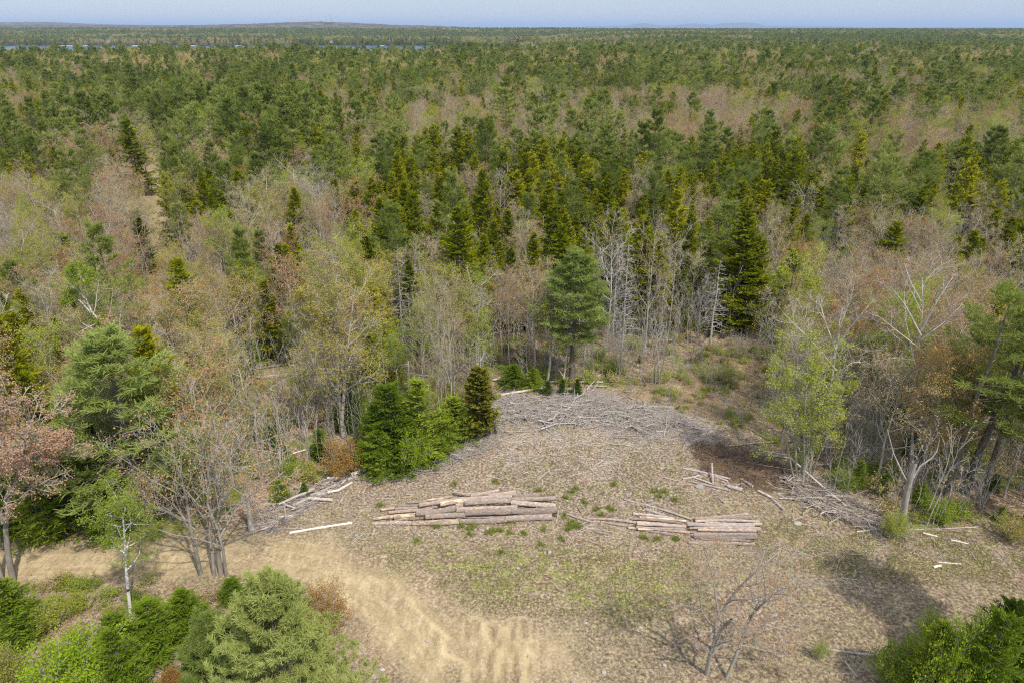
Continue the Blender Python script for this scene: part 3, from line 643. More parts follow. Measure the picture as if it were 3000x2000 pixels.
def hero(kind, base, topy, wpx, label, vi=None, group=None, clear=None, basez=None, var=None, zs=None):
    b = G(*base); x, y = b[0], b[1]; z = gz1(x, y)
    top = PL(base[0], topy, y)[2]; dd = depth(x, y, (z + top) / 2)
    W = wpx * K / FPX * dd; H = top - z
    v = var or VAR[kind][int(rng.integers(len(VAR[kind]))) if vi is None else vi]
    s = (W / 2 / v.r, W / 2 / v.r, H / v.h)
    put_tree(NAME[kind], v, (x, y, z - .05), label, CAT[kind], group, None, s)
    HEROES.append((x, y, clear if clear is not None else max(.8, W * .32))); COUNT[kind] += 1
    return x, y, z, H

# ------------------------------------------------------------------ trees one can tell apart
# the tall pines
fgp = Var(gen_pine(14.6, 4.1, .18, .36, 6, 8, 5, 15, .25, .034, "pine_soft", .2, R_(401), k_top=.12), "near_pine")
p = np.array([-10.4, 21.6]); put_tree("white_pine", fgp, (p[0], p[1], gz1(*p)), "soft bluish-green young pine in front of the sandy road, seen from above", "pine tree", None, 1.0); HEROES.append((*p, 3))
fgp2 = Var(gen_pine(11.2, 3.0, .15, .36, 6, 8, 5, 15, .24, .034, "pine_soft", .16, R_(402), k_top=.12), "near_pine")
p = np.array([-13.9, 23.2]); put_tree("white_pine", fgp2, (p[0], p[1], gz1(*p)), "shorter soft pine crowded against the bigger foreground pine, nearer the white birch", "pine tree", None, 2.0)
lp = Var(gen_pine(16.8, 4.2, .2, .5, 6, 8, 3, 9, .42, .05, "pine_soft", .26, R_(403), thin=.72, k_top=.12), "big_pine")
hero("pine", (338, 1185), 742, 370, "big spreading yellow-green pine behind the bare budding tree beside the road", var=lp)
cpn = Var(gen_pine(18, 3.0, .40, .46, 6, 8, 3, 8, .40, .05, "pine_soft", .24, R_(404), thin=.9, k_top=.22), "lone_pine")
hero("pine", (1312, 885), 560, 166, "tall lone pine with a bare lower trunk at the top of the brush heap", var=cpn, clear=2.5)
rp1 = Var(gen_pine(19, 3.4, .42, .6, 5, 8, 3, 7, .42, .05, "pine", .24, R_(405), thin=.45, lean=(.8, .2), k_top=.3), "edge_pine")
hero("pine", (2172, 1140), 640, 230, "slim pine with a long bare trunk, nearest to the broken snag", var=rp1, clear=1.6)
rp2 = Var(gen_pine(20, 3.6, .45, .6, 5, 8, 3, 7, .42, .05, "pine", .27, R_(406), thin=.42, lean=(1., -.3), k_top=.35), "edge_pine")
hero("pine", (2212, 1128), 620, 260, "thick pine with a leaning dark trunk, second from the broken snag", var=rp2, clear=1.6)
hero("pine", (2262, 1112), 700, 200, "dark-trunked pine standing close behind the two leaning pines", vi=1, clear=1.)
hero("pine", (2360, 1200), 690, 300, "broad light-green pine at the edge of the yard beyond the other leaning pines", var=rp1, clear=1.6)
for b, t, w, lab in (((1645, 705), 440, 165, "broad pine with layered boughs towering over the grey thicket, beside the brushy opening"), ((1388, 545), 338, 92, "pale-tipped pine standing out of the dark spruce belt, straight behind the lone pine"),
                     ((1862, 480), 285, 105, "light-topped pine rising over the spruces beyond the brushy opening"), ((1612, 415), 247, 62, "narrow dense pine standing alone among bare trees far behind the lone pine"),
                     ((690, 455), 285, 110, "twin-crowned pine by the far end of the woodland track"), ((775, 440), 300, 90, "rounded pine just beyond the dark belt's end nearest the woodland track"),
                     ((1080, 400), 262, 80, "dark pine with a pointed top above the middle of the spruce belt"), ((1040, 470), 380, 75, "greyish-green round pine half hidden among the dark spruces"),
                     ((2108, 500), 345, 95, "flat-boughed pale pine among bare trees beyond the pointed spruces"), ((1325, 420), 300, 85, "soft mid-green pine behind the pale-tipped pine"),
                     ((500, 350), 230, 75, "layered pine in the far pine row beyond the track, beside a gap"), ((548, 372), 235, 62, "tall layered pine with clear trunk in the far row beyond the track"),
                     ((372, 345), 215, 56, "pine straight beyond the end of the woodland track"), ((318, 335), 222, 56, "dense pine beside the one straight beyond the track's end"), ((165, 330), 205, 72, "dark broad pine in the far group on the lake side"), ((1545, 420), 300, 80, "dull green pine beside the narrow dense pine"),
                     ((1925, 530), 395, 85, "soft grey-green pine in the cluster beyond the brushy opening"), ((745, 470), 345, 95, "grey-green pine in front of the twin-crowned pine"), ((1925, 690), 555, 90, "low round pine in front of the dark spruces behind the white-limbed aspen"),
                     ((1140, 440), 330, 90, "yellow-green pine with clumpy boughs in the spruce belt")):
    hero("pine", b, t, w, lab)

tall = Var(gen_pine(18, 3.6, .58, .4, 6, 7, 3, 5, .42, .08, "pine", .24, R_(410)), "tall_pine")
p = np.array([32.5, 28.6]); put_tree("white_pine", tall, (p[0], p[1], gz1(*p)), "tall pine with a high crown that throws its shade over the yard's edge", "pine tree"); HEROES.append((*p, 3))
# spruces and firs around the yard
for b, t, w, vi, lab in (((905, 1062), 875, 155, 0, "dense green fir in the clump above the yard, tallest and nearest its middle"), ((968, 1052), 866, 140, 1, "pointed dark fir in the clump, next to the grey dead trunk"), ((1046, 1012), 908, 110, 2, "dark fir at the clump's far end beside the cedar"),
                         ((806, 985), 862, 96, 0, "shadowy fir behind the forked grey trunk of the orange maple"), ((872, 1085), 985, 105, 1, "bright green little fir at the foot of the clump, by the brush"), ((930, 1078), 990, 85, 2, "small bright fir tucked under the clump's tallest fir"),
                         ((876, 1048), 925, 120, 1, "broad shaggy fir at the back of the clump, nearest the orange maple"), ((945, 1070), 955, 110, 2, "low shaggy fir between the two tallest of the clump"), ((1012, 1036), 942, 100, 0, "half-grown fir in the gap before the cedar"),
                         ((1258, 908), 872, 30, 0, "tiny bright fir nearest the leaning cedar at the heap's upper edge"), ((1292, 907), 868, 26, 1, "tiny fir between the leaning trunk and the lone pine"), ((1325, 908), 868, 30, 2, "tiny fir just past the lone pine's foot"),
                         ((1180, 888), 835, 70, 1, "low dark fir under the thin trees at the end of the white fallen log"), ((1225, 890), 845, 60, 2, "low dark fir next to the white fallen log's upper end"),
                         ((575, 875), 752, 72, 1, "dark fir in the woods behind the yellow-budded tree"), ((540, 905), 800, 70, 2, "smaller dark fir beside the yellow-budded tree"), ((172, 665), 530, 100, 0, "deep green fir by the leaning dead stem, inside the near woods"), ((210, 650), 560, 70, 2, "slender deep green fir touching the leaning dead stem"),
                         ((628, 1045), 975, 55, 0, "small dark fir behind the crooked bare tree"), ((701, 1137), 1106, 26, 1, "tiny fir standing behind the upright stake in the small log heap"), ((648, 1152), 1100, 50, 2, "low bright fir above the shaded end of the small log heap"),
                         ((110, 1238), 1010, 150, 0, "thick drooping fir at the road's edge below the red-budded tree"), ((190, 1195), 965, 165, 1, "tall thick fir behind the drooping fir by the road"), ((55, 1215), 1090, 130, 2, "dark fir at the road's far bend under the red-budded tree"), ((250, 1150), 960, 130, 0, "dark fir pressed against the big spreading pine"),
                         ((262, 1228), 1120, 120, 1, "low fir between the road and the big spreading pine"), ((45, 1470), 1325, 150, 2, "dark bushy fir on the leafy bank below the road"),
                         ((285, 1515), 1405, 110, 0, "dark fir beside the foot of the white birch"), ((365, 1495), 1375, 150, 1, "wide dark fir between the white birch and the bare budding tree"), ((440, 1455), 1350, 110, 2, "dark fir under the bare budding tree's trunks"), ((300, 1600), 1440, 120, 1, "dull green fir below the birch, next to the bright bush"), ((540, 1380), 1325, 70, 0, "fir just behind the soft foreground pine"),
                         ((2205, 1690), 1400, 190, 0, "sharp-tipped fir in the corner thicket near the bare crooked trees"), ((2330, 1640), 1320, 190, 1, "tall dark fir in the corner thicket below the leaning grey stem"), ((2110, 1610), 1425, 150, 2, "rounded fir at the corner thicket's edge on the yard"), ((2270, 1560), 1375, 160, 0, "fir with fresh tips in the middle of the corner thicket"),
                         ((1965, 1118), 1055, 50, 1, "small fir under the pines behind the brush pile"), ((2030, 1130), 1085, 45, 2, "low round fir behind the broken snag"), ((2108, 1155), 1105, 46, 0, "small fir just beyond the broken snag"), ((1975, 910), 708, 75, 1, "narrow yellow-topped fir between the two white-limbed aspens")):
    hero("fir", b, t, w, lab, vi)
for b, t, w, lab in (((2345, 430), 232, 100, "very dark big spruce standing apart far beyond the aspens"), ((2215, 690), 545, 70, "short dark spruce in front of the far spruce cluster"), ((2020, 690), 505, 110, "broad dark spruce behind the white-limbed aspens"), ((1465, 640), 440, 60, "slim olive spruce between the lone pine and the broad pine"), ((1300, 660), 530, 60, "dark spruce right behind the lone pine's top"), ((1150, 560), 440, 70, "olive spruce with a ragged top in front of the belt"), ((660, 520), 380, 60, "single bright olive spruce near the woodland track"), ((610, 520), 395, 50, "slender olive spruce closest to the woodland track"), ((1330, 570), 420, 65, "olive spruce at the foot of the pale-tipped pine")):
    hero("spruce", b, t, w, lab)

def path3(base, pts, jit=.0, r=R_(5), Y=None):
    """a stem through points seen in the upright plane that holds its foot"""
    b = G(*base); y0 = b[1] if Y is None else Y; out = []
    for i, (x, y) in enumerate(pts):
        q = PL(x, y, y0 + (jit * r.normal() if i else 0)); out.append(q)
    return np.array(out) - np.array([b[0], b[1], gz1(b[0], b[1])]), np.array([b[0], b[1], gz1(b[0], b[1])])
def resample(P, k=8):
    s = np.concatenate([[0], np.cumsum(np.linalg.norm(np.diff(P, axis=0), axis=1))]); t = np.linspace(0, s[-1], k)
    return np.stack([np.interp(t, s, P[:, i]) for i in range(3)], 1)
def custom(name, base, stems, label, cat, parts, group=None, clear=1.2, jit=.5, seed=1):
    """stems: [(points, r0, r1)]; parts(P, R) -> trunk parts, crown parts"""
    rr = R_(seed); Ps, Rs = [], []
    for pts, r0, r1 in stems:
        P, o = path3(base, pts, jit, rr); P = resample(P, 8); P[:, 1] += np.linspace(0, 1, 8) * rr.normal() * jit
        if pts[0] == base: P[0, 2] = -.3
        Ps.append(P); Rs.append(np.linspace(r0, r1, 8))
    tc = parts(np.array(Ps), np.array(Rs))
    t = thing(name, tuple(o), label, cat, group)
    link("trunk", to_mesh(tc[0], name + "_trunk"), t)
    if tc[1]: link("crown", to_mesh(tc[1], name + "_crown"), t)
    HEROES.append((o[0], o[1], clear)); return t
H_ = lambda **kw: (lambda P, R: gen_hard((P, R), **kw))
# bare budding tree by the road (two trunks)
B = (462, 1320)
custom("maple_tree", B, [([B, (440, 1200), (432, 1120), (400, 1000)], .17, .03), ([(492, 1322), (480, 1210), (478, 1100), (455, 985)], .16, .03), ([(512, 1352), (495, 1230), (505, 1130), (560, 1020)], .20, .03), ([(524, 1355), (508, 1240), (470, 1150), (500, 1000)], .14, .03), ([(448, 1215), (400, 1180), (350, 1160), (318, 1120)], .08, .02), ([(505, 1190), (560, 1150), (610, 1120), (650, 1090)], .08, .02)],
       "bare grey tree with orange buds and several trunks, at the bend of the sandy road", "maple tree", H_(n1=8, n2=5, n3=4, n4=2, ratio=.46, t0=.3, ang=.75, up=.1, bud="orange_bud", nbud=1, bsz=.13, bark="bark_grey", twig="twig_grey", r=R_(51), bprob=.8, tmin=.018, r3=.35, wob=.1), clear=2)
B = (30, 1335)
custom("maple_tree", B, [([B, (12, 1250), (8, 1180), (40, 1080), (60, 960)], .22, .03), ([(8, 1200), (-30, 1100), (-20, 950)], .15, .03), ([(10, 1150), (70, 1060), (130, 1010)], .10, .02)],
       "red-budded maple overhanging the road's far end", "maple tree", H_(n1=11, n2=6, n3=5, n4=2, ratio=.30, t0=.38, ang=.85, up=.1, bud="red_bud", nbud=3, bsz=.12, bark="bark_grey", twig="twig_grey", r=R_(52), bprob=.9, tmin=.03), clear=2)
B = (2, 1330)
custom("maple_tree", B, [([B, (-12, 1250), (-30, 1100), (-50, 960)], .2, .03)], "second red-budded trunk standing just past the road's far end", "maple tree", H_(n1=10, n2=5, n3=5, n4=2, ratio=.30, t0=.4, bud="red_bud", nbud=3, bsz=.12, r=R_(53)), clear=1)
# white birch
B = (302, 1425)
custom("birch_tree", B, [([B, (290, 1320), (286, 1250), (281, 1190), (279, 1150)], .125, .035)], "slender white birch with sparse green leaves on the leafy bank below the road", "birch tree",
       H_(n1=16, n2=5, n3=4, n4=3, ratio=.26, t0=.42, ang=1.0, bud="lime_leaf", nbud=3, bsz=.10, bark="bark_birch", twig="twig_tan", r=R_(54)), jit=.1)
# orange maple with a forked grey trunk
B = (788, 1002)
custom("maple_tree", B, [([B, (783, 945), (775, 890), (772, 800), (760, 680)], .24, .03), ([(786, 960), (790, 900), (800, 780), (815, 660)], .16, .03), ([(778, 900), (760, 880), (740, 790), (715, 690)], .10, .02)],
       "large rust-orange maple with a forked pale trunk above the fir clump", "maple tree", H_(n1=13, n2=6, n3=5, n4=3, ratio=.36, t0=.2, ang=.75, up=.2, bud="rust_bud", nbud=3, bsz=.12, bark="bark_pale", twig="twig_grey", r=R_(55), tmin=.02), clear=2)
# crooked bare tree
B = (590, 1015)
custom("bare_tree", B, [([B, (585, 960), (580, 935)], .17, .13), ([(580, 935), (560, 900), (555, 860), (540, 815)], .09, .03), ([(580, 935), (600, 905), (630, 885), (665, 865)], .09, .02), ([(578, 935), (545, 915), (515, 905), (495, 902)], .10, .04), ([(562, 890), (575, 850), (600, 830)], .05, .02)],
       "crooked bare tree with pale spreading limbs below the big pine", "bare tree", H_(n1=5, n2=3, n3=3, n4=2, ratio=.4, t0=.3, bud=None, bark="bark_pale", twig="twig_grey", r=R_(56), tmin=.02), clear=1.5)
# twisted lichen-grey tree with lime leaves and a dead top on the left
B = (318, 960)
custom("aspen_tree", B, [([B, (295, 880), (262, 790), (230, 740), (205, 715), (190, 680)], .22, .06), ([(252, 770), (240, 740), (248, 735)], .1, .05), ([(210, 720), (180, 690), (150, 700)], .07, .03), ([(195, 690), (200, 650), (175, 620)], .07, .02)],
       "twisted peeling tree with lime leaves and a dead grey top in the near woods", "aspen tree", H_(n1=9, n2=5, n3=5, n4=3, ratio=.35, t0=.45, bud="lime_leaf", nbud=3, bsz=.12, bark="bark_pale", twig="twig_grey", r=R_(57), bprob=.8), clear=1.5)
# broken snag with two white limbs
B = (2070, 1213)
custom("dead_tree", B, [([B, (2078, 1150), (2090, 1090), (2099, 1058)], .29, .20)], "broken grey snag with two curved white limbs at the yard's edge", "dead tree",
       lambda P, R: ([(tubes(P, R, 10), "bark_grey", True), (tubes(resample(path3(B, [(2086, 1108), (2075, 1090), (2052, 1040), (2038, 985)])[0], 8)[None], np.linspace(.065, .02, 8)[None], 6), "dead", True),
                      (tubes(resample(path3(B, [(2098, 1095), (2112, 1070), (2140, 1052), (2152, 1035), (2158, 1008)])[0], 8)[None], np.linspace(.075, .02, 8)[None], 6), "dead", True), (tubes(*grow(P, R, 9, .25, .98, .07, .2, 1.2, .2, 3, .16, .2, R_(72)), 4), "dead", False)], None), jit=.1)
# multi-stemmed lime aspens at the right edge
B = (1845, 1100)
custom("aspen_tree", B, [([(1830, 1100), (1825, 950), (1835, 800)], .11, .02), ([B, (1850, 950), (1860, 780)], .13, .02), ([(1858, 1096), (1880, 960), (1905, 820)], .11, .02), ([(1838, 1092), (1860, 1000), (1870, 850)], .09, .02), ([(1865, 1088), (1900, 990), (1940, 880)], .08, .02), ([(1822, 1095), (1800, 980), (1795, 860)], .08, .02)],
       "cluster of slim stems hung with small lime leaves beside the rusty brush", "aspen tree", H_(n1=11, n2=5, n3=4, n4=3, ratio=.26, t0=.15, ang=.8, bud="lime_leaf", nbud=2, bsz=.125, bark="bark_grey", twig="twig_grey", r=R_(58)), clear=2)
B = (1900, 1040)
custom("aspen_tree", B, [([B, (1905, 920), (1920, 830), (1928, 760), (1960, 690)], .16, .03), ([(1920, 850), (1880, 800), (1850, 770), (1800, 720)], .09, .02), ([(1922, 810), (1900, 750), (1880, 680)], .08, .02), ([(1925, 790), (1960, 740), (2000, 690)], .07, .02), ([(1905, 900), (1870, 840), (1840, 790)], .07, .02), ([(1918, 860), (1960, 830), (2010, 835)], .05, .02)],
       "aspen with bare chalk-white upper limbs behind the lime-leaved cluster", "aspen tree", H_(n1=6, n2=5, n3=4, n4=3, ratio=.35, t0=.4, bud="tan_bud", nbud=1, bsz=.08, bark="bark_pale", twig="twig_grey", r=R_(59), bprob=.3, tmin=.018), clear=1.5)
copper = Var(std_hard(12.5, .13, r=R_(188), n1=15, n3=5, n4=3, ang=.75, t0=.28, bud="orange_bud", nbud=4, bsz=.14, ratio=.40, bark="bark_grey"), "copper_maple")
B = (2092, 1080)
custom("aspen_tree", B, [([B, (2100, 950), (2108, 850), (2115, 770), (2125, 690), (2122, 640)], .15, .02), ([(2112, 800), (2060, 760), (2010, 720)], .06, .015), ([(2115, 770), (2080, 700), (2040, 650)], .08, .02), ([(2116, 760), (2150, 690), (2180, 640)], .08, .02), ([(2110, 830), (2060, 820), (2000, 828)], .06, .02), ([(2116, 780), (2170, 740), (2210, 700)], .07, .02), ([(2120, 700), (2095, 650), (2085, 610)], .06, .02)],
       "big white-limbed aspen with a wide bare top and coppery buds below", "aspen tree", H_(n1=6, n2=5, n3=4, n4=2, ratio=.30, t0=.5, bud="orange_bud", nbud=1, bsz=.10, bark="bark_pale", twig="twig_grey", r=R_(60), bprob=.35, tmin=.022), clear=1.5)
hero("maple", (2100, 1120), 775, 175, "copper-budded maple in front of the big white-limbed aspen", var=copper)
hero("maple", (2150, 1100), 850, 120, "thin copper maple between the aspen and the leaning pines", var=copper)
B = (1782, 900)
custom("aspen_tree", B, [([B, (1800, 780), (1815, 700), (1822, 650), (1830, 612)], .15, .03), ([(1812, 720), (1850, 680), (1870, 650)], .07, .02), ([(1815, 700), (1790, 660), (1795, 625)], .07, .02)],
       "dark-stemmed aspen with bright lime leaf tufts at the brushy opening", "aspen tree", H_(n1=9, n2=4, n3=4, n4=2, ratio=.30, t0=.5, bud="lime_leaf", nbud=4, bsz=.13, bark="bark_dark", twig="twig_grey", r=R_(61), bprob=.9), clear=1.2)
# bare crooked trees in the bottom corner of the yard
B = (1622, 1548)
custom("bare_tree", B, [([B, (1630, 1470), (1650, 1420), (1668, 1390)], .15, .09), ([(1632, 1465), (1660, 1400), (1700, 1350), (1760, 1300), (1800, 1270)], .10, .02), ([(1640, 1440), (1610, 1400), (1600, 1330), (1605, 1280)], .07, .02), ([(1650, 1415), (1640, 1330), (1620, 1270)], .06, .015)],
       "crooked grey bare tree growing at the near edge of the yard, forked low", "bare tree", H_(n1=8, n2=5, n3=4, n4=3, ratio=.42, t0=.2, ang=.8, bud="orange_bud", nbud=1, bsz=.065, bark="bark_grey", twig="twig_grey", r=R_(62), bprob=.9, tw=.012), jit=.8)
B = (1665, 1560)
custom("bare_tree", B, [([B, (1690, 1510), (1712, 1450), (1730, 1410), (1790, 1365), (1850, 1330)], .12, .02), ([(1710, 1455), (1780, 1445), (1850, 1440)], .05, .015), ([(1700, 1480), (1760, 1500), (1830, 1520)], .05, .015), ([(1720, 1430), (1735, 1380), (1790, 1330)], .05, .015)],
       "leaning grey bare tree beside the low-forked one, bowed towards the yard", "bare tree", H_(n1=8, n2=5, n3=4, n4=3, ratio=.4, t0=.2, ang=.8, bud="orange_bud", nbud=1, bsz=.065, bark="bark_grey", twig="twig_grey", r=R_(63), bprob=.9, tw=.012), jit=.8)
# leaning cedars at the lone pine
B = (1253, 890)
custom("cedar_tree", B, [([B, (1262, 850), (1265, 780), (1268, 690)], .17, .04)], "cedar with a curved bare grey trunk leaning at the brush heap's upper edge", "cedar tree", H_(n1=16, n2=4, n3=4, n4=2, ratio=.16, t0=.5, ang=1.3, up=-.2, bud="cedar", nbud=2, bsz=.16, bark="bark_grey", twig="twig_grey", r=R_(64), bprob=.6))
B = (1290, 893)
custom("dead_tree", B, [([B, (1298, 850), (1303, 800)], .12, .06)], "short leaning grey trunk between the cedar and the lone pine", "dead tree", lambda P, R: gen_hard((P, R), n1=6, n2=3, n3=2, n4=0, ratio=.25, t0=.3, bud=None, bark="bark_pale", twig="dead", r=R_(65)))
# cedar with yellowish scales beside the clump, and trees above the clump
ced = Var(gen_spruce(9, 1.6, .14, .3, 8, 7, .18, "cedar", .12, R_(66), 12, "bark_grey", 40, .38, 1, .45), "cedar")
hero("fir", (1102, 1008), 835, 92, "yellowish-green cedar at the corner of the yard beside the fir clump", var=ced)
for b, t, w, k, vi, lab in (((1020, 1000), 600, 130, "bare", 0, "tall slim tree with tan buds rising behind the fir clump"), ((1040, 985), 580, 120, "bare", 2, "tall tan tree close beside the slim one behind the fir clump"), ((985, 990), 640, 110, "bare", 4, "tan-budded tree above the fir clump, nearest the orange maple"),
                            ((490, 930), 700, 130, "aspen", 0, "yellow-budded tree in the woods between the twisted tree and the orange maple"), ((520, 1000), 800, 120, "aspen", 0, "lower yellow-budded tree above the crooked bare tree"), ((650, 1010), 840, 130, "maple", 3, "tan-orange young maple behind the crooked bare tree"), ((700, 990), 830, 100, "aspen", 2, "olive-leaved sapling tree in front of the orange maple"), ((430, 770), 520, 95, "maple", 0, "orange-topped maple standing beside the woodland track"), ((500, 800), 560, 100, "maple", 0, "second orange-topped maple just past the woodland track"),
                            ((205, 560), 415, 55, "aspen", 3, "bright lime birch far in the bare woods before the track"), ((1170, 860), 600, 110, "bare", 0, "tan tree thick with buds behind the fallen white log"), ((1215, 850), 610, 100, "maple", 3, "yellow-brown budded tree behind the leaning cedar"), ((930, 860), 560, 80, "dead", 2, "silvery dead spruce with many twigs behind the orange maple"), ((1110, 880), 640, 75, "dead", 3, "pale dead spruce with a twiggy tangle behind the cedar"), ((905, 520), 405, 45, "dead", 1, "silvery moss-hung dead spruce before the dark belt"),
                            ((2290, 860), 560, 150, "bare", 0, "fan-shaped tan tree behind the leaning pines"), ((2240, 1000), 690, 120, "aspen", 2, "olive-leaved tree between the leaning pines and the aspen"), ((1960, 880), 640, 130, "bare", 4, "brownish fine-twigged tree behind the chalk-limbed aspen"), ((2080, 860), 620, 110, "aspen", 1, "fresh green tree behind the big white-limbed aspen"), ((1890, 400), 275, 40, "aspen", 3, "bright lime tree top next to the light-topped pine"), ((2250, 400), 255, 110, "aspen", 1, "broad pale-lime tree among far bare trees"), ((2310, 430), 300, 60, "aspen", 3, "small vivid lime tree below the broad pale-lime one"),
                            ((1630, 800), 600, 70, "dead", 0, "grey dead fir with a forked top above the brush by the opening"), ((1480, 800), 500, 120, "bare", 1, "grey fan of upright bare branches behind the lone pine"), ((1530, 790), 500, 120, "bare", 3, "second grey bare fan beside the broad pine's foot"), ((1620, 760), 620, 90, "bare", 3, "low grey bare tree under the broad pine")):
    hero(k, b, t, w, lab, vi)
# shrubs and bushes
sh = lambda leaf, n, h, r_, sd, lsz=.10, nl=5: Var(gen_shrub(h, r_, n + 6, leaf, lsz, nl, R_(sd)), "bush")
for b, t, w, leaf, nl, lab in (((790, 1085), 1000, 120, "beech", 5, "copper-leaved beech bush at the foot of the orange maple"), ((955, 1080), 968, 78, "bright_leaf", 8, "vivid lime bush in front of the fir clump"), ((672, 1102), 1042, 62, "bright_leaf", 4, "yellow-green bush above the small log heap"),
                               ((745, 1450), 1335, 150, "beech", 4, "copper-leaved bush beside the soft foreground pine"), ((185, 1620), 1465, 230, "bright_leaf", 8, "bright lime bush at the bottom of the leafy bank"), ((15, 1600), 1480, 130, "olive_leaf", 5, "yellow-flowered bush at the corner of the leafy bank"), ((265, 1600), 1520, 150, "lime_leaf", 4, "dull lime bush between the bright bush and the foreground pine"),
                               ((2165, 1665), 1385, 170, "bright_leaf", 8, "vivid lime bush amid the corner thicket"), ((2120, 1480), 1380, 60, "bright_leaf", 4, "small lime sapling at the shaded tip of the corner thicket"), ((2060, 1580), 1448, 130, "lime_leaf", 9, "rounded green bush at the outer end of the corner thicket"), ((1878, 1512), 1452, 40, "lime_leaf", 1, "small bright sapling at the near edge of the yard by the fallen pole"),
                               ((1938, 1130), 1070, 60, "lime_leaf", 4, "lime bush beside the fallen white pole"), ((2050, 1235), 1170, 70, "lime_leaf", 4, "small lime bush at the broken snag's foot"), ((2150, 1190), 1140, 90, "lime_leaf", 4, "low green bush under the leaning pines"), ((1840, 1000), 940, 30, "bright_leaf", 4, "small upright lime bush in the brushy opening"), ((1670, 880), 820, 70, "olive_leaf", 3, "hazy olive bush in the middle of the brushy opening"),
                               ((120, 1440), 1380, 90, "lime_leaf", 3, "sparse lime bush on the leafy bank"), ((180, 1400), 1350, 60, "lime_leaf", 3, "thin lime sapling where the tree shadow falls on the bank"), ((400, 1575), 1530, 60, "beech", 3, "little copper bush under the foreground pine"), ((2330, 1240), 1170, 90, "rust_bud", 3, "rusty twig bush at the yard's edge below the broad pine")):
    bb = G(*b); top = PL(b[0], t, bb[1])[2]; W = w * K / FPX * depth(bb[0], bb[1], 0)
    v = sh(leaf, 11 if w > 100 else 8, 1.7, 1.1, int(b[0] + b[1]), min(.16, .12 * max(.55, 1.7 / max(top, .5))), nl + 1)
    hero("shrub", b, t, w, lab, var=v, clear=.3)
# grey stubs without tops
for b, t, lab in (((942, 925), 828, "grey broken trunk standing behind the fir clump"), ((912, 870), 800, "thin broken trunk beside the grey broken trunk"), ((135, 985), 920, "pale broken stem in the firs by the big pine"), ((98, 995), 935, "second pale broken stem in the firs, nearer the red-budded maple"), ((377, 840), 720, "thick dead stem with short stubs beside the big pine"), ((650, 1100), 1035, "thin mossy dead stem above the small log heap"), ((578, 1218), 1130, "stout bark-covered trunk stub at the end of the small log heap"), ((255, 590), 520, "leaning dead stem over the dark firs"), ((2225, 1540), 1410, "leaning white-grey dead stem in the corner thicket"), ((2310, 1540), 1400, "thin grey dead stem in the corner thicket, farther from the yard")):
    x2 = b[0] + {377: -25, 255: 22, 2225: 28}.get(b[0], (b[0] - 1176) * .02)
    custom("dead_tree", b, [([b, ((b[0] + x2) / 2, (b[1] + t) / 2), (x2, t)], .15 if b[0] != 578 else .28, .08)], lab, "dead tree", lambda P, R: gen_hard((P, R), n1=7, n2=2, n3=2, n4=0, ratio=.14, t0=.3, ang=1.3, up=-.1, bud=None, bark="bark_pale", twig="dead", r=R_(70)), clear=.4, jit=.1)

# ------------------------------------------------------------------ the woods
def sample(y0, y1, s):
    ys = np.arange(y0, y1, s); out = []
    for y in ys:
        hw = (y * cp + 20) * .75 * 1.14 + 6
        x = np.arange(-hw, hw, s); out.append(np.stack([x + rng.uniform(-.48, .48, len(x)) * s, y + rng.uniform(-.48, .48, len(x)) * s], 1))
    return np.concatenate(out)
PTS = np.concatenate([sample(44, 84, 2.9), sample(84, 108, 3.5), sample(108, 170, 3.15), sample(170, 330, 3.8), sample(330, 800, 4.6), sample(800, 2000, 7.), sample(2000, 5200, 11.5)])
X, Y = PTS.T
BRUSHY = GP([(1700, 1000), (1850, 1040), (1960, 1090), (2100, 1165), (2352, 1175), (2800, 1180), (2800, 1260), (1900, 1260), (1700, 1120)])
OPEN1 = GP([(600, 1020), (780, 1090), (860, 1010), (800, 880), (640, 850), (560, 900)])
HEAP = GP([(520, 1230), (640, 1230), (880, 1100), (800, 1040), (600, 1060)])
nr = Y < 240
keep = np.ones(len(X), bool); pn = PTS[nr]; bad = np.zeros(len(pn), bool)
bad |= poly_sd(pn, YARD) > -.7
bad |= poly_sd(pn, TRAIL) > -.3
bad |= (poly_sd(pn, BRUSHY) > 0); bad |= poly_sd(pn, HEAP) > 0
bad |= line_d(pn, TRACK) < 2.4
open1 = poly_sd(pn, OPEN1) > 0
bad |= open1
for hx, hy, hc in HEROES: bad |= np.hypot(pn[:, 0] - hx, pn[:, 1] - hy) < hc + .5
bad |= (np.abs(pn[:, 0]) < 16) & (pn[:, 1] < 60)
keep[nr] &= ~bad
zt = terrain(X, Y)
keep &= ~((Y > 84) & (fbm(X / 17, Y / 17, 77, 2) < .33) & (Y < 2000))
keep &= ~((Y > 1200) & (Y < 2345) & (zt < LAKE_Z + .6))
PTS = PTS[keep]; X, Y = PTS.T; zt = gz(X, Y)
KS = ["pine", "spruce", "bare", "maple", "aspen", "dead", "sapling"]
n1 = fbm(X / 26, Y / 30, 61, 3); n2 = fbm(X / 160, Y / 90, 71, 3); n3 = fbm(X / 500, Y / 220, 81, 3); n4 = fbm(X / 14, Y / 14, 91, 2)
def wts(*a): return np.array(a, float)
W = np.zeros((len(X), 7)); A = X / (Y * cp + 15)          # A: where across the view
def band(mask, w): W[mask] = w
near_ = Y < 82
band(near_ & (A < -.16), wts(.03, .06, .24, .24, .28, .06, .09))
band(near_ & (A >= -.16) & (A < .02), wts(.0, .06, .32, .14, .20, .12, .16))
band(near_ & (A >= .02) & (A < .27), wts(.0, .0, .22, .02, .03, .21, .52))
band(near_ & (A >= .27), wts(.01, .03, .42, .26, .18, .04, .06))
m2 = (Y >= 82) & (Y < 112)
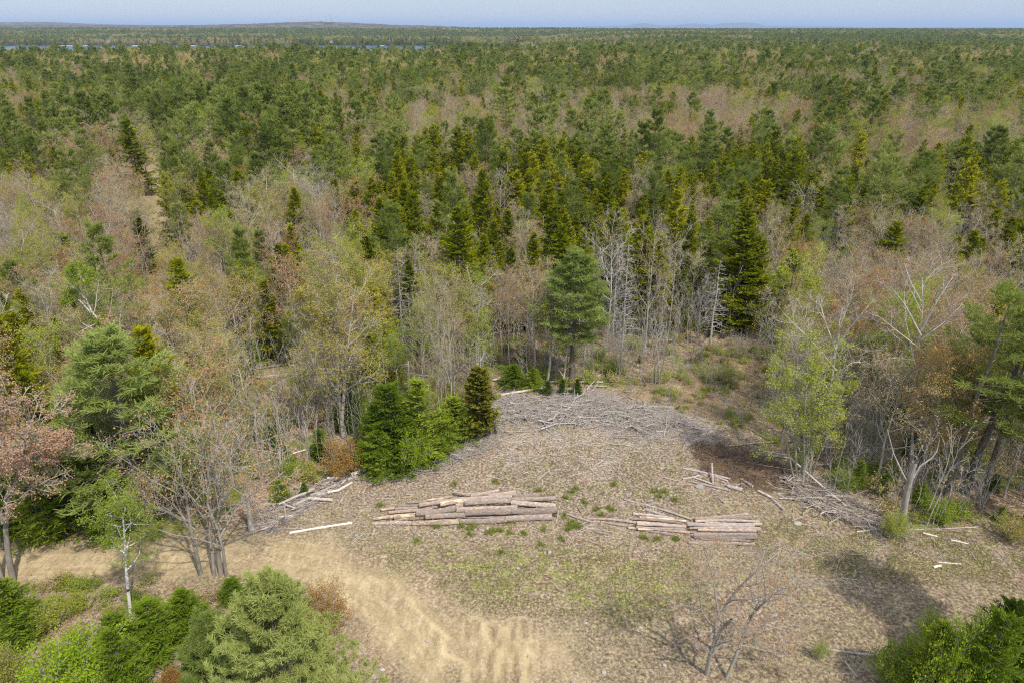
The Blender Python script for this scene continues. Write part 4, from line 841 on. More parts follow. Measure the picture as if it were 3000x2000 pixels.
band(m2 & (A < -.22), wts(.03, .10, .38, .18, .17, .10, .04)); band(m2 & (A >= -.22), wts(.02, .34, .27, .03, .07, .25, .02)); band(m2 & (A > .3), wts(.03, .28, .38, .08, .12, .09, .02))
m3 = (Y >= 112) & (Y < 172)
band(m3 & (A < -.28), wts(.05, .09, .48, .20, .13, .05, 0)); band(m3 & (A >= -.28), wts(.10, .62, .16, .03, .06, .03, 0))
m4 = (Y >= 172) & (Y < 268)
band(m4 & (A < -.28), wts(.30, .07, .42, .15, .06, 0, 0)); band(m4 & (A >= -.28) & (A < .15), wts(.10, .07, .60, .11, .10, .02, 0)); band(m4 & (A >= .15), wts(.03, .08, .60, .16, .11, .02, 0))
m5 = (Y >= 268) & (Y < 345)
band(m5 & (A < -.1), wts(.08, .56, .26, .05, .05, 0, 0)); band(m5 & (A >= -.1), wts(.05, .14, .60, .12, .07, .02, 0))
m6 = (Y >= 345) & (Y < 430); band(m6, wts(.17, .30, .40, .07, .06, 0, 0))
m7 = (Y >= 430) & (Y < 1300); band(m7, wts(.50, .20, .18, .04, .08, 0, 0))
n5 = fbm(X / 75, Y / 55, 73, 3); p5 = sstep(.52, .60, n5)[:, None]; q5 = sstep(.48, .40, n5)[:, None]; W[m7] = (W * (1 - p5) * (1 - q5) + p5 * wts(.12, .55, .22, .04, .07, 0, 0) + q5 * wts(.16, .06, .56, .10, .12, 0, 0))[m7]
tanb = sstep(.48, .57, n2 + .10 * sstep(-.2, .4, A)); tb = m7 & (Y > 520)
W[tb] = W[tb] * (1 - .75 * tanb[tb, None]) + .75 * tanb[tb, None] * wts(.05, .1, .6, .25, 0, 0, 0)
m8 = Y >= 1300; t8 = sstep(.44, .53, n3)[:, None]; g8 = sstep(.55, .62, fbm(X / 400, Y / 130, 88, 3))[:, None]
W[m8] = ((1 - t8) * wts(.45, .45, .08, .02, 0, 0, 0) + t8 * ((1 - g8) * wts(.08, .17, .55, .20, 0, 0, 0) + g8 * wts(.05, .1, .2, .05, .6, 0, 0)))[m8]
# patches: stands of evergreens and of bare trees keep together
ev = sstep(.40, .62, n1)[:, None] * np.ones(7)
pf = np.where(np.arange(7) < 2, .25 + 1.9 * ev, 1.6 - 1.2 * ev)
pf = np.where((Y < 84)[:, None], .5 + .5 * pf, pf); pf = np.where(((Y > 108) & (Y < 172) & (A > -.2))[:, None], np.where(np.arange(7) < 2, 1.5, .8), pf); W[Y < 900] *= pf[Y < 900]
W /= W.sum(1, keepdims=True)
kind = (np.cumsum(W, 1) > rng.random(len(X))[:, None]).argmax(1)
HN = {"pine": (16, 3.), "spruce": (11.5, 2.2), "bare": (11.5, 1.8), "maple": (11, 1.7), "aspen": (11.5, 1.8), "dead": (9.5, 2.), "sapling": (5.6, 1.2)}
kn = np.array(KS)[kind]
Ht = np.array([HN[k][0] for k in KS])[kind] + rng.normal(size=len(X)) * np.array([HN[k][1] for k in KS])[kind]
Ht *= .72 + .56 * fbm(X / 38, Y / 38, 75, 2); Ht *= np.where(rng.random(len(X)) < .12, .62, 1.); Ht = np.clip(Ht, 3.2, 22); Ht[(Y > 500)] *= 1.08
u_, v_ = proj(X, Y, zt + Ht * .6)
inview = (u_ > -140) & (u_ < 3140)
dist = np.hypot(X, Y)
def where_(x, y):
    a = x / (y * cp + 15)
    if y < 62: return "in the near woods behind the roadside firs" if x < 0 else "behind the brush at the yard's edge"
    if y < 82:
        if a < -.3: return "in the near woods beside the big pine"
        if a < -.16: return "in the woods between the track and the orange maple"
        if a < .02: return "behind the fir clump"
        if a < .27: return "in the grey thicket by the lone pine"
        return "in the woods beyond the white-limbed aspens"
    if y < 112: return "beside the woodland track" if a < -.22 else "in front of the dark spruce belt" if a < .3 else "beyond the brushy opening"
    if y < 172: return "in the bare woods round the far end of the track" if a < -.28 else "in the dark spruce belt"
    if y < 268: return "in the pine rows beyond the track" if a < -.28 else "in the mixed woods behind the spruce belt" if a < .15 else "in the bare woods behind the spruce belt"
    return "in the far woods towards the lake"
LOOK = {"pine": "layered green pine", "spruce": "pointed olive-green spruce", "bare": "leafless tan-twigged tree", "maple": "bare orange-budded tree", "aspen": "slim lime-leaved tree", "dead": "silvery twiggy dead tree", "sapling": "clump of thin grey stems"}
CAP = {"pine": 255, "spruce": 245, "bare": 285, "maple": 270, "aspen": 250, "dead": 270, "sapling": 280}
stuffmask = np.ones(len(X), bool)
for k in KS:
    idx = np.where((kn == k) & inview)[0]; idx = idx[np.argsort(dist[idx])][:CAP[k]]
    for i in idx:
        stuffmask[i] = False
        w = where_(X[i], Y[i]); lab = f"{LOOK[k]} {w}"; grp = f"{CAT[k]}s {w}"
        if Y[i] < 150 or k in ("sapling", "dead"):
            v = VAR[k][int(rng.integers(len(VAR[k])))]; s = Ht[i] / v.h; q = s * rng.uniform(.85, 1.15)
            put_tree(NAME[k], v, (X[i], Y[i], zt[i] - .05), lab, CAT[k], grp, None, (q, q * rng.uniform(.9, 1.1), s))
        else:
            v = FAR[k][int(rng.integers(len(FAR[k])))]; s = Ht[i] / v.h; q = s * rng.uniform(.85, 1.15)
            o = link(NAME[k], v.me, None, (X[i], Y[i], zt[i] - .05)); o.rotation_euler = (0, 0, rng.random() * 6.28); o.scale = (q, q, s); tagd(o, lab, CAT[k], grp)

def scatter(name, meshes, pts, rot, scl, kind="stuff", label=None):
    """many copies of a few grown meshes as one object (what nobody could count)"""
    c = bpy.data.collections.new(name + "_source")
    for j, me in enumerate(meshes):
        o = bpy.data.objects.new(f"{name}_source_{j:02d}", me); c.objects.link(o)
    me = bpy.data.meshes.new(name); me.vertices.add(len(pts)); me.vertices.foreach_set("co", np.asarray(pts, np.float32).ravel())
    a = me.attributes.new("turn", "FLOAT_VECTOR", "POINT"); r3 = np.zeros((len(pts), 3), np.float32); r3[:, 2] = rot; a.data.foreach_set("vector", r3.ravel())
    a = me.attributes.new("size", "FLOAT_VECTOR", "POINT"); a.data.foreach_set("vector", np.asarray(scl, np.float32).ravel())
    a = me.attributes.new("pick", "INT", "POINT"); a.data.foreach_set("value", rng.integers(0, len(meshes), len(pts)).astype(np.int32))
    ng = bpy.data.node_groups.new(name, "GeometryNodeTree")
    ng.interface.new_socket("Geometry", in_out="INPUT", socket_type="NodeSocketGeometry"); ng.interface.new_socket("Geometry", in_out="OUTPUT", socket_type="NodeSocketGeometry")
    gi = ng.nodes.new("NodeGroupInput"); go = ng.nodes.new("NodeGroupOutput"); ip = ng.nodes.new("GeometryNodeInstanceOnPoints"); ci = ng.nodes.new("GeometryNodeCollectionInfo")
    ci.inputs["Collection"].default_value = c; ci.inputs["Separate Children"].default_value = True; ci.inputs["Reset Children"].default_value = True
    ip.inputs["Pick Instance"].default_value = True
    def na(n, t):
        q = ng.nodes.new("GeometryNodeInputNamedAttribute"); q.data_type = t; q.inputs["Name"].default_value = n
        return [o for o in q.outputs if o.enabled][0]
    e2r = ng.nodes.new("FunctionNodeEulerToRotation"); ng.links.new(na("turn", "FLOAT_VECTOR"), e2r.inputs[0])
    L = ng.links.new
    L(gi.outputs[0], ip.inputs["Points"]); L(ci.outputs[0], ip.inputs["Instance"]); L(na("pick", "INT"), ip.inputs["Instance Index"]); L(e2r.outputs[0], ip.inputs["Rotation"]); L(na("size", "FLOAT_VECTOR"), ip.inputs["Scale"]); L(ip.outputs[0], go.inputs[0])
    o = link(name, me); md = o.modifiers.new("scatter", "NODES"); md.node_group = ng
    return tagd(o, label, None, None, kind)
for k in KS:
    i = np.where((kn == k) & stuffmask)[0]
    if len(i) == 0: continue
    hh = np.mean([f.h for f in FAR[k]]); s = (Ht[i] / hh); q = s * rng.uniform(.85, 1.15, len(i)) * np.where(Y[i] > 2000, 1.6, np.where(Y[i] > 800, 1.2, 1.))
    far_ = Y[i] > 480
    for part, names in ((~far_ if k in VFAR else far_ | ~far_, FAR), (far_, VFAR)):
      if k not in names or part.sum() == 0: continue
      j = i[part]
      scatter({"pine": "pine_woods", "spruce": "spruce_woods", "bare": "bare_woods", "maple": "maple_woods", "aspen": "aspen_woods", "dead": "dead_woods", "sapling": "sapling_thicket"}[k], [f.me for f in names[k]], np.stack([X[j], Y[j], zt[j] - .1], 1), rng.random(len(j)) * 6.28, np.stack([q, q, s], 1)[part])

# undergrowth: seedlings, low shrubs and thin stems too many to count
U = sample(44, 130, 1.9); bad = poly_sd(U, YARD) > -.3; bad |= poly_sd(U, TRAIL) > .3; bad |= line_d(U, TRACK) < 1.8; bad |= (np.abs(U[:, 0]) < 14) & (U[:, 1] < 60)
U = U[~bad]; nn = fbm(U[:, 0] / 9, U[:, 1] / 9, 95, 3); pr = rng.random(len(U))
low = [Var(gen_shrub(1.0, .8, 6, l, .11, 2, R_(500 + j)), "low") for j, l in enumerate(("lime_leaf", "olive_leaf", "tan_bud", "bright_leaf"))]
lowm = []
for v_i, v in enumerate(low):
    b_ = bpy.data.meshes.new("low"); lowm.append(to_mesh(gen_shrub(1.0, .8, 6, ("lime_leaf", "olive_leaf", "tan_bud", "lime_leaf")[v_i], .11, 2, R_(500 + v_i))[0] + gen_shrub(1.0, .8, 6, ("lime_leaf", "olive_leaf", "tan_bud", "lime_leaf")[v_i], .11, 2, R_(500 + v_i))[1], "low_shrub"))
def put_scatter(name, meshes, P, lo, hi):
    s = rng.uniform(lo, hi, len(P)); scatter(name, meshes, np.stack([P[:, 0], P[:, 1], gz(P[:, 0], P[:, 1])], 1), rng.random(len(P)) * 6.28, np.stack([s, s, s], 1))
put_scatter("undergrowth", lowm, U[(nn > .5) & (pr < .75)], .5, 1.5)
flo = [to_mesh(sum(gen_spruce(2.2, .8, .02, .14, 7, 5, .07, "fir", .03, R_(520 + j)), []), "seedling") for j in range(2)]
put_scatter("fir_seedlings", flo, U[(nn < .47) & (pr < .22)], .4, 1.4)
ths = [to_mesh(sum(gen_sapling(5, 4.5, None if j else "tan_bud", R_(530 + j), "bark_grey" if j else "bark_pale", 1.0), []), "thin_stems") for j in range(3)]
put_scatter("thin_stems", ths, U[(pr > .52)], .5, 2.0)
_a = rng.uniform(TRAIL.min(0), TRAIL.max(0), (900, 2)); OB = _a[(poly_sd(_a, TRAIL) > -.2) & (poly_sd(_a, SLASH) < -.4)][:150]; put_scatter("opening_brush", lowm + ths[1:], OB, .25, .8)
Lf = np.stack([rng.uniform(-48, -14, 900), rng.uniform(27, 41, 900)], 1); sdl = poly_sd(Lf, LEAFY); Lf = Lf[(sdl > .3)][:110]
put_scatter("bank_undergrowth", lowm, Lf, .35, .9)

# ------------------------------------------------------------------ cut wood
from mathutils import Vector
def log_mat(name, a, b, patch, lo, hi, speck=(.50, .46, .42)):
    m, nt, out = new_mat(name); tc = N(nt, "ShaderNodeTexCoord"); oi = N(nt, "ShaderNodeObjectInfo")
    sh_ = N(nt, "ShaderNodeVectorMath", operation="ADD"); nt.links.new(tc.outputs["Object"], sh_.inputs[0])
    cx = N(nt, "ShaderNodeCombineXYZ"); r50 = math_n(nt, "MULTIPLY", oi.outputs["Random"], 57.)
    for k in range(3): nt.links.new(r50, cx.inputs[k])
    nt.links.new(cx.outputs[0], sh_.inputs[1])
    mp = N(nt, "ShaderNodeMapping", inp={3: (4., 11., 11.)}); nt.links.new(sh_.outputs[0], mp.inputs[0])
    n = noise(nt, mp.outputs[0], 1., 5., .7); mp2 = N(nt, "ShaderNodeMapping", inp={3: (1.0, 3.6, 3.6)}); nt.links.new(sh_.outputs[0], mp2.inputs[0]); n2 = noise(nt, mp2.outputs[0], 1., 4., .65)
    col = ramp(nt, n, [(.32, a), (.50, tuple((c + e) / 2 for c, e in zip(a, b))), (.60, b), (.72, speck)])
    col = mixc(nt, maprange(nt, n2, lo, hi), col, ramp(nt, n, [(.3, tuple(c * .72 for c in patch)), (.7, patch)]))
    hs = N(nt, "ShaderNodeHueSaturation"); v = math_n(nt, "MULTIPLY_ADD", oi.outputs["Random"], .6); nt.nodes[-1].inputs[2].default_value = .72
    nt.links.new(v, hs.inputs["Value"]); nt.links.new(col, hs.inputs["Color"])
    d = N(nt, "ShaderNodeBsdfDiffuse", inp={1: .5}); nt.links.new(hs.outputs[0], d.inputs[0]); bp = N(nt, "ShaderNodeBump", inp={"Strength": .7, "Distance": .03}); nt.links.new(n, bp.inputs["Height"]); nt.links.new(bp.outputs[0], d.inputs["Normal"])
    nt.links.new(d.outputs[0], out.inputs[0]); M[name] = m
log_mat("log_bark", (.235, .182, .152), (.45, .375, .33), (.66, .46, .24), .60, .66, (.66, .62, .58))
log_mat("log_peeled", (.22, .155, .12), (.42, .335, .275), (.64, .53, .38), .50, .56)
log_mat("log_grey", (.25, .21, .19), (.50, .44, .41), (.56, .47, .38), .62, .72)
log_mat("log_pale", (.48, .42, .36), (.68, .62, .55), (.62, .50, .36), .6, .75, (.74, .70, .65))
log_mat("cut_wood", (.48, .33, .17), (.70, .53, .31), (.58, .36, .16), .55, .68, (.78, .64, .42))
log_mat("cut_grey", (.36, .30, .25), (.56, .49, .42), (.44, .34, .24), .55, .68, (.62, .56, .50))
def make_log(p0, p1, r0, r1, mat, label, cat="log", group=None, name="log", bend=.014, seg=11, sides=12, ends=True, kn=5):
    rr = rng; d = p1 - p0; Ln = np.linalg.norm(d); t = np.linspace(-.5, .5, seg)
    ax = np.zeros((seg, 3)); ax[:, 0] = t * Ln; w = rr.normal(size=(2,)) * bend * Ln
    ax[:, 1] = w[0] * np.cos(t * pi); ax[:, 2] = w[1] * np.cos(t * pi) * .4
    a = np.arange(sides) * 2 * pi / sides; rad = np.interp(t, [-.5, .5], [r0, r1])[:, None] * (1 + rr.normal(size=(seg, sides)) * .05 + rr.normal(size=(seg, 1)) * .045)
    V = ax[:, None] + np.stack([rr.normal(size=(seg, sides)) * .0, rad * np.cos(a), rad * np.sin(a)], -1)
    V[0, :, 0] += rr.normal(size=sides) * r0 * .08; V[-1, :, 0] += rr.normal(size=sides) * r1 * .08
    i = (np.arange(seg - 1)[:, None] * sides); j = np.arange(sides)[None]; j2 = (j + 1) % sides
    F = np.stack([i + j, i + j2, i + sides + j2, i + sides + j], -1).reshape(-1, 4)
    mb = MB().add((V.reshape(-1, 3), F), 0, True)
    for _ in range(kn):                         # knots where branches were cut
        q = rr.uniform(-.45, .45); an = rr.random() * 6.28; rk = np.interp(q, [-.5, .5], [r0, r1]); dr = np.array([rr.normal() * .3, np.cos(an), np.sin(an)])
        c = np.array([q * Ln, w[0] * np.cos(q * pi), w[1] * np.cos(q * pi) * .4])
        mb.add(tubes(np.stack([c + dr * rk * .7, c + dr * rk * 1.16])[None], np.array([[rk * .28, rk * .2]]), 6), 1, False)
        mb.add((np.concatenate([tubes(np.stack([c + dr * rk * 1.1, c + dr * rk * 1.17])[None], np.array([[rk * .2, rk * .2]]), 6)[0][6:]]), [[0, 1, 2, 3, ], [0, 3, 4, 5]]), 1, False)
    cut = "cut_grey" if mat in ("log_grey", "log_pale") else "cut_wood"
    o = link(name, mb.mesh(name, [mat, cut]), None, tuple((p0 + p1) / 2))
    o.rotation_mode = "QUATERNION"; o.rotation_quaternion = Vector((1, 0, 0)).rotation_difference(Vector(d))
    tagd(o, label, cat, group)
    if ends:
        for e, sx in ((0, -1), (seg - 1, 1)):
            ring = V[e]; ring2 = ring.copy(); c = ring.mean(0) + np.array([sx * .006, 0, 0]); ring2[:, 0] += sx * .004; ring2[:, 1:] = c[1:] + (ring2[:, 1:] - c[1:]) * .985
            VV = np.vstack([ring2, c[None]]); FF = [[k, (k + 1) % sides, sides] if sx > 0 else [(k + 1) % sides, k, sides] for k in range(sides)]
            link("cut_end", MB().add((VV, FF)).mesh("cut_end", [cut]), o)
    return o
def log_px(a, mat, label, sc_, off, lay=0., group=None, name="log", cat="log", **kw):
    x0, y0, x1, y1, d0, d1 = a; q = lambda x, y, z: gpt(off[0] + x / sc_, off[1] + y / sc_, z)
    g0 = q(x0, y0, 0); D = depth(g0[0], g0[1], 0); r0 = d0 / sc_ / 2 / FPX * D; r1 = d1 / sc_ / 2 / FPX * D
    la, lb = lay if isinstance(lay, tuple) else (lay, lay)
    p0 = q(x0, y0, r0 + la + gz1(g0[0], g0[1]) - .02); g1 = q(x1, y1, 0); p1 = q(x1, y1, r1 + lb + gz1(g1[0], g1[1]) - .02)
    return make_log(p0, p1, r0, r1, mat, label, cat, group, name, **kw)
BIG = "sawlogs in the big log pile"; S4, O4 = 3.618, (1050, 1400)
b_, pe = "log_bark", "log_peeled"
for a, mat, lay, lab in (
    ((150, 475, 335, 475, 32, 36), b_, 0, "short tapering log tip at the narrow front corner of the big pile"), ((337, 472, 565, 474, 40, 45), b_, 0, "second front-row log from the big pile's narrow end"), ((569, 477, 1066, 455, 48, 62), pe, 0, "front-row log of the big pile with cream bark-stripped patches"),
    ((1070, 454, 1560, 442, 60, 62), b_, 0, "middle front-row log of the big pile, just past the stripped one"), ((1562, 432, 2052, 405, 66, 74), b_, 0, "thick butt log at the front corner of the big pile nearest the long slash"),
    ((158, 432, 400, 404, 30, 40), pe, .1, "short log with a bare cream tip, second row at the big pile's narrow end"), ((375, 408, 618, 384, 45, 42), pe, .22, "yellow barkless log lying in the big pile's narrow end"), ((380, 440, 705, 415, 30, 34), pe, .02, "thin half-peeled log between the first two rows of the big pile"),
    ((713, 406, 1132, 388, 55, 58), b_, .25, "second-row log of the big pile above the stripped log"), ((1145, 410, 1600, 402, 24, 26), b_, .1, "thin dark log wedged under the second row of the big pile"),
    ((1135, 368, 1620, 352, 60, 62), b_, .42, "thick scuffed log in the second row, middle of the big pile"), ((1623, 352, 2108, 334, 60, 72), b_, .42, "thick second-row log with an orange-scarred butt in the big pile"), ((1980, 372, 2110, 374, 42, 46), b_, .1, "log butt showing beneath the orange-scarred log"),
    ((322, 362, 785, 326, 30, 36), b_, .1, "thin crooked log with a grey end in the big pile's narrow part"), ((390, 322, 872, 302, 26, 32), b_, .2, "thin straight log behind the thin crooked one"), ((614, 374, 1030, 318, 48, 66), b_, .5, "knotty log with pale branch stubs lying on top near the big pile's middle"),
    ((1040, 334, 1684, 306, 54, 46), b_, .62, "long knotty log across the middle top of the big pile"), ((1622, 256, 2088, 290, 52, 50), b_, .72, "upper log tilting towards the butt end of the big pile"), ((1690, 300, 2040, 306, 34, 34), b_, .45, "shadowed log under the tilted upper log"),
    ((1032, 292, 1160, 276, 46, 48), b_, .6, "short visible log end above the knotty logs"), ((1128, 264, 1612, 238, 54, 54), b_, .85, "thick log at the top middle of the big pile with a flaking end"), ((1622, 226, 2092, 212, 46, 48), b_, .62, "straight log high on the butt end of the big pile"),
    ((645, 284, 1150, 216, 42, 50), b_, .52, "long sloping log behind the stubbed log of the big pile"), ((868, 274, 1230, 226, 46, 48), pe, .75, "sloping log with peeled streaks on top of the big pile"), ((1150, 224, 1630, 198, 48, 48), b_, .8, "long top log in the rear half of the big pile"),
    ((405, 294, 645, 286, 30, 34), b_, .2, "short log in the rear row of the narrow end"), ((240, 334, 388, 314, 24, 28), pe, .12, "splintered log tip sticking out of the narrow end of the big pile"), ((520, 258, 720, 246, 24, 26), b_, .15, "thin rear log with a round cut end at the narrow part"), ((700, 240, 1000, 192, 20, 26), pe, .15, "thin half-stripped pole along the big pile's rear"),
    ((1015, 142, 1190, 184, 28, 28), b_, .3, "short stub log poking out behind the big pile at a slant"), ((1190, 186, 1490, 130, 42, 46), b_, .35, "rear log rising to a square cut end at the back of the big pile"), ((1380, 196, 1670, 156, 50, 62), b_, .5, "thick rear log with a knot near its butt, back of the big pile"), ((1650, 190, 1920, 178, 46, 50), b_, .35, "rear log with a cream cut face at the back of the big pile"),
    ((1660, 262, 2010, 240, 40, 40), b_, .3, "log half hidden under the straight upper log")):
    log_px(a, mat, lab, S4, O4, lay, BIG)
SML = "thin logs in the smaller log pile"; O5 = (1650, 1430)
for a, mat, lay, lab in (
    ((1390, 322, 1965, 268, 26, 28), b_, .05, "rearmost log of the stacked half of the small pile, fanning away"), ((1400, 332, 1995, 306, 34, 44), b_, .05, "thick-butted log next to the rearmost in the stacked half"), ((1400, 346, 2080, 350, 26, 30), b_, .1, "long log third from the rear in the stacked half"), ((1500, 360, 2105, 376, 28, 32), b_, .12, "log with a pale upright stub and the farthest-reaching butt of the stacked half"),
    ((1312, 375, 2028, 394, 40, 42), "log_grey", .25, "thick lichen-flecked log on top of the stacked half"), ((1340, 420, 2090, 430, 22, 46), b_, .15, "log with a bright round cut end in the stacked half"), ((1430, 438, 2046, 446, 30, 32), b_, .25, "log lying just below the bright-ended one"), ((1345, 461, 1640, 466, 20, 22), b_, .05, "thin log showing between the stacked rows"),
    ((1385, 492, 2045, 484, 36, 36), b_, .22, "upper of the twin front logs in the stacked half"), ((1392, 512, 2056, 516, 36, 36), b_, .05, "lower of the twin front logs, orange-scarred at its butt"), ((1470, 536, 1980, 556, 22, 26), b_, 0, "thin log lying loose in front of the twin front logs"), ((1330, 574, 2030, 592, 28, 32), b_, 0, "foremost single log of the small pile, lying apart on the ground"),
    ((740, 268, 1180, 320, 24, 26), "log_grey", 0, "grey rear log of the jumbled half of the small pile"), ((810, 300, 1300, 345, 20, 22), pe, .12, "yellow stripped pole in the jumbled half"), ((720, 320, 1250, 368, 24, 26), b_, .1, "bark-covered log under the yellow stripped pole"), ((780, 356, 1110, 374, 20, 20), pe, .2, "cream peeled pole in the jumbled half's middle"), ((785, 376, 1300, 400, 30, 36), b_, .3, "thickest log on top of the jumbled half"),
    ((775, 408, 1290, 424, 22, 24), b_, .2, "log with an orange butt just under the thickest one"), ((790, 430, 1292, 436, 22, 22), pe, .15, "peeled log near the front of the jumbled half"), ((690, 418, 1340, 466, 24, 28), b_, .02, "long log underneath the jumbled half's front"), ((870, 446, 1215, 502, 22, 28), b_, 0, "front log slanting off the jumbled half"),
    ((250, 320, 778, 362, 20, 30), b_, .05, "outlying thin log joined end to end with the jumbled half"), ((320, 342, 392, 350, 18, 18), pe, 0, "short yellowish billet beside the outlying thin log"), ((400, 352, 680, 396, 22, 26), b_, 0, "outlying log nearer the road than its thin neighbour"), ((0, 255, 325, 360, 16, 26), "log_grey", .02, "long thin pole leading from the big pile to the small one"), ((645, 115, 1360, 326, 14, 24), "log_grey", .05, "very long slim pole slanting in behind the small pile"),
    ((880, 225, 1085, 290, 26, 32), "log_grey", 0, "short stout grey log lying behind the jumbled half"), ((838, 236, 902, 210, 14, 14), pe, 0, "stripped stick at the end of the short stout grey log"), ((185, 418, 335, 424, 16, 18), pe, 0, "short orange stripped billet in front of the outlying logs"), ((255, 440, 390, 432, 16, 16), b_, 0, "short dark billet next to the orange stripped one"), ((235, 390, 320, 392, 13, 13), b_, 0, "tiny billet behind the orange stripped one"), ((350, 458, 475, 486, 18, 24), b_, 0, "stubby billet foremost of the loose billets"),
    ((590, 190, 740, 250, 7, 9), "log_grey", 0, "thin dead pole touching the grey rear log"), ((145, 180, 205, 270, 16, 22), b_, 0, "broken rotten billet between the two big log piles"), ((445, 382, 690, 440, 7, 8), pe, 0, "long peeled splinter in front of the outlying logs"), ((725, 460, 750, 575, 6, 8), "log_grey", 0, "forked dry stick lying in front of the jumbled half")):
    log_px(a, mat, lab, S4, O5, lay, SML)
HP = "old logs in the small log heap"; S6, O6 = 5.6, (700, 1300); g_, pl_ = "log_grey", "log_pale"
for a, mat, lay, lab in (
    ((1840, 505, 2115, 405, 62, 50), pl_, .1, "thickest pale log with a hollow dark end at the top of the small heap"), ((1890, 340, 2070, 390, 26, 34), pl_, .25, "pale log lying crosswise behind the thickest pale one"), ((1765, 585, 1950, 525, 46, 42), g_, 0, "grey stubby log just below the thickest pale one"), ((1450, 560, 1670, 555, 44, 46), pl_, .1, "flat-lying pale log with a square end in the small heap"),
    ((1380, 655, 1740, 540, 26, 30), pl_, .05, "slim pale log crossing under the square-ended one"), ((1500, 610, 1650, 690, 34, 34), g_, .1, "short brown log slanting across the small heap's middle"), ((1640, 690, 1760, 575, 20, 22), pl_, .05, "thin pale stick beside the short brown log"), ((1270, 840, 1640, 755, 24, 40), pl_, .05, "curved pale log, lower half, on the yard side of the heap"), ((1610, 765, 1860, 625, 40, 34), pl_, .05, "curved pale log, upper half, running up the heap"),
    ((1340, 770, 1585, 665, 30, 32), g_, .15, "knobbly grey log above the curved pale log"), ((1160, 830, 1530, 740, 22, 28), g_, .05, "thin grey log beneath the knobbly one"), ((1140, 890, 1530, 915, 50, 48), pl_, .12, "thick tan-ended log pointing out to the yard"), ((880, 1005, 1150, 880, 38, 50), g_, .1, "grey lower half of the bent log in the heap"), ((650, 985, 1240, 740, 34, 40), g_, .35, "long straight log lying highest across the heap"),
    ((1010, 755, 1240, 735, 24, 26), g_, .5, "short grey log on the upper end of the highest log"), ((985, 790, 1020, 620, 28, 26), g_, .1, "upright stake standing in the small heap"), ((390, 985, 760, 975, 24, 30), g_, .2, "low grey log at the shaded end of the heap"), ((545, 945, 580, 1040, 30, 30), g_, .2, "short stub crossing the shaded end of the heap"), ((520, 1060, 760, 1010, 26, 30), g_, .1, "dark log under the shaded end of the heap"),
    ((760, 995, 930, 1050, 30, 32), g_, .3, "short log crossing the heap with a round pale end"), ((750, 1020, 770, 1235, 26, 30), g_, (.2, .0), "log leaning out of the heap towards the road"), ((290, 1230, 740, 1030, 28, 32), g_, .1, "long dark log trailing from the heap to the roadside"), ((130, 1300, 300, 1220, 20, 24), pl_, .0, "thin pale end of the trailing dark log"), ((910, 1020, 1080, 970, 30, 34), g_, 0, "grey log tucked under the thick tan-ended one"),
    ((665, 1195, 890, 1165, 30, 30), pl_, 0, "brownish log lying flat before the leaning one"), ((820, 1130, 1060, 1080, 22, 20), g_, 0, "thin broken log on the yard beside the heap"), ((80, 1360, 400, 1290, 26, 26), g_, .02, "rear log of the low roadside bundle"), ((300, 1345, 620, 1265, 32, 34), g_, .12, "top log of the low roadside bundle"), ((270, 1380, 640, 1305, 30, 34), g_, .05, "front log of the low roadside bundle"), ((440, 1370, 610, 1350, 26, 28), g_, 0, "short log at the foot of the roadside bundle"),
    ((330, 1425, 1050, 1388, 26, 26), g_, 0, "long dark pole beside the road, behind the barkless one"), ((832, 1455, 1850, 1290, 38, 34), pl_, 0, "long barkless cream pole lying alone between heap and big pile"), ((460, 1230, 740, 1245, 20, 20), g_, 0, "thin log between the heap and the roadside bundle")):
    log_px(a, mat, lab, S6, O6, lay, HP)
ST = "scattered logs on the far side of the yard"; S7, O7 = 1.96, (2000, 1200)
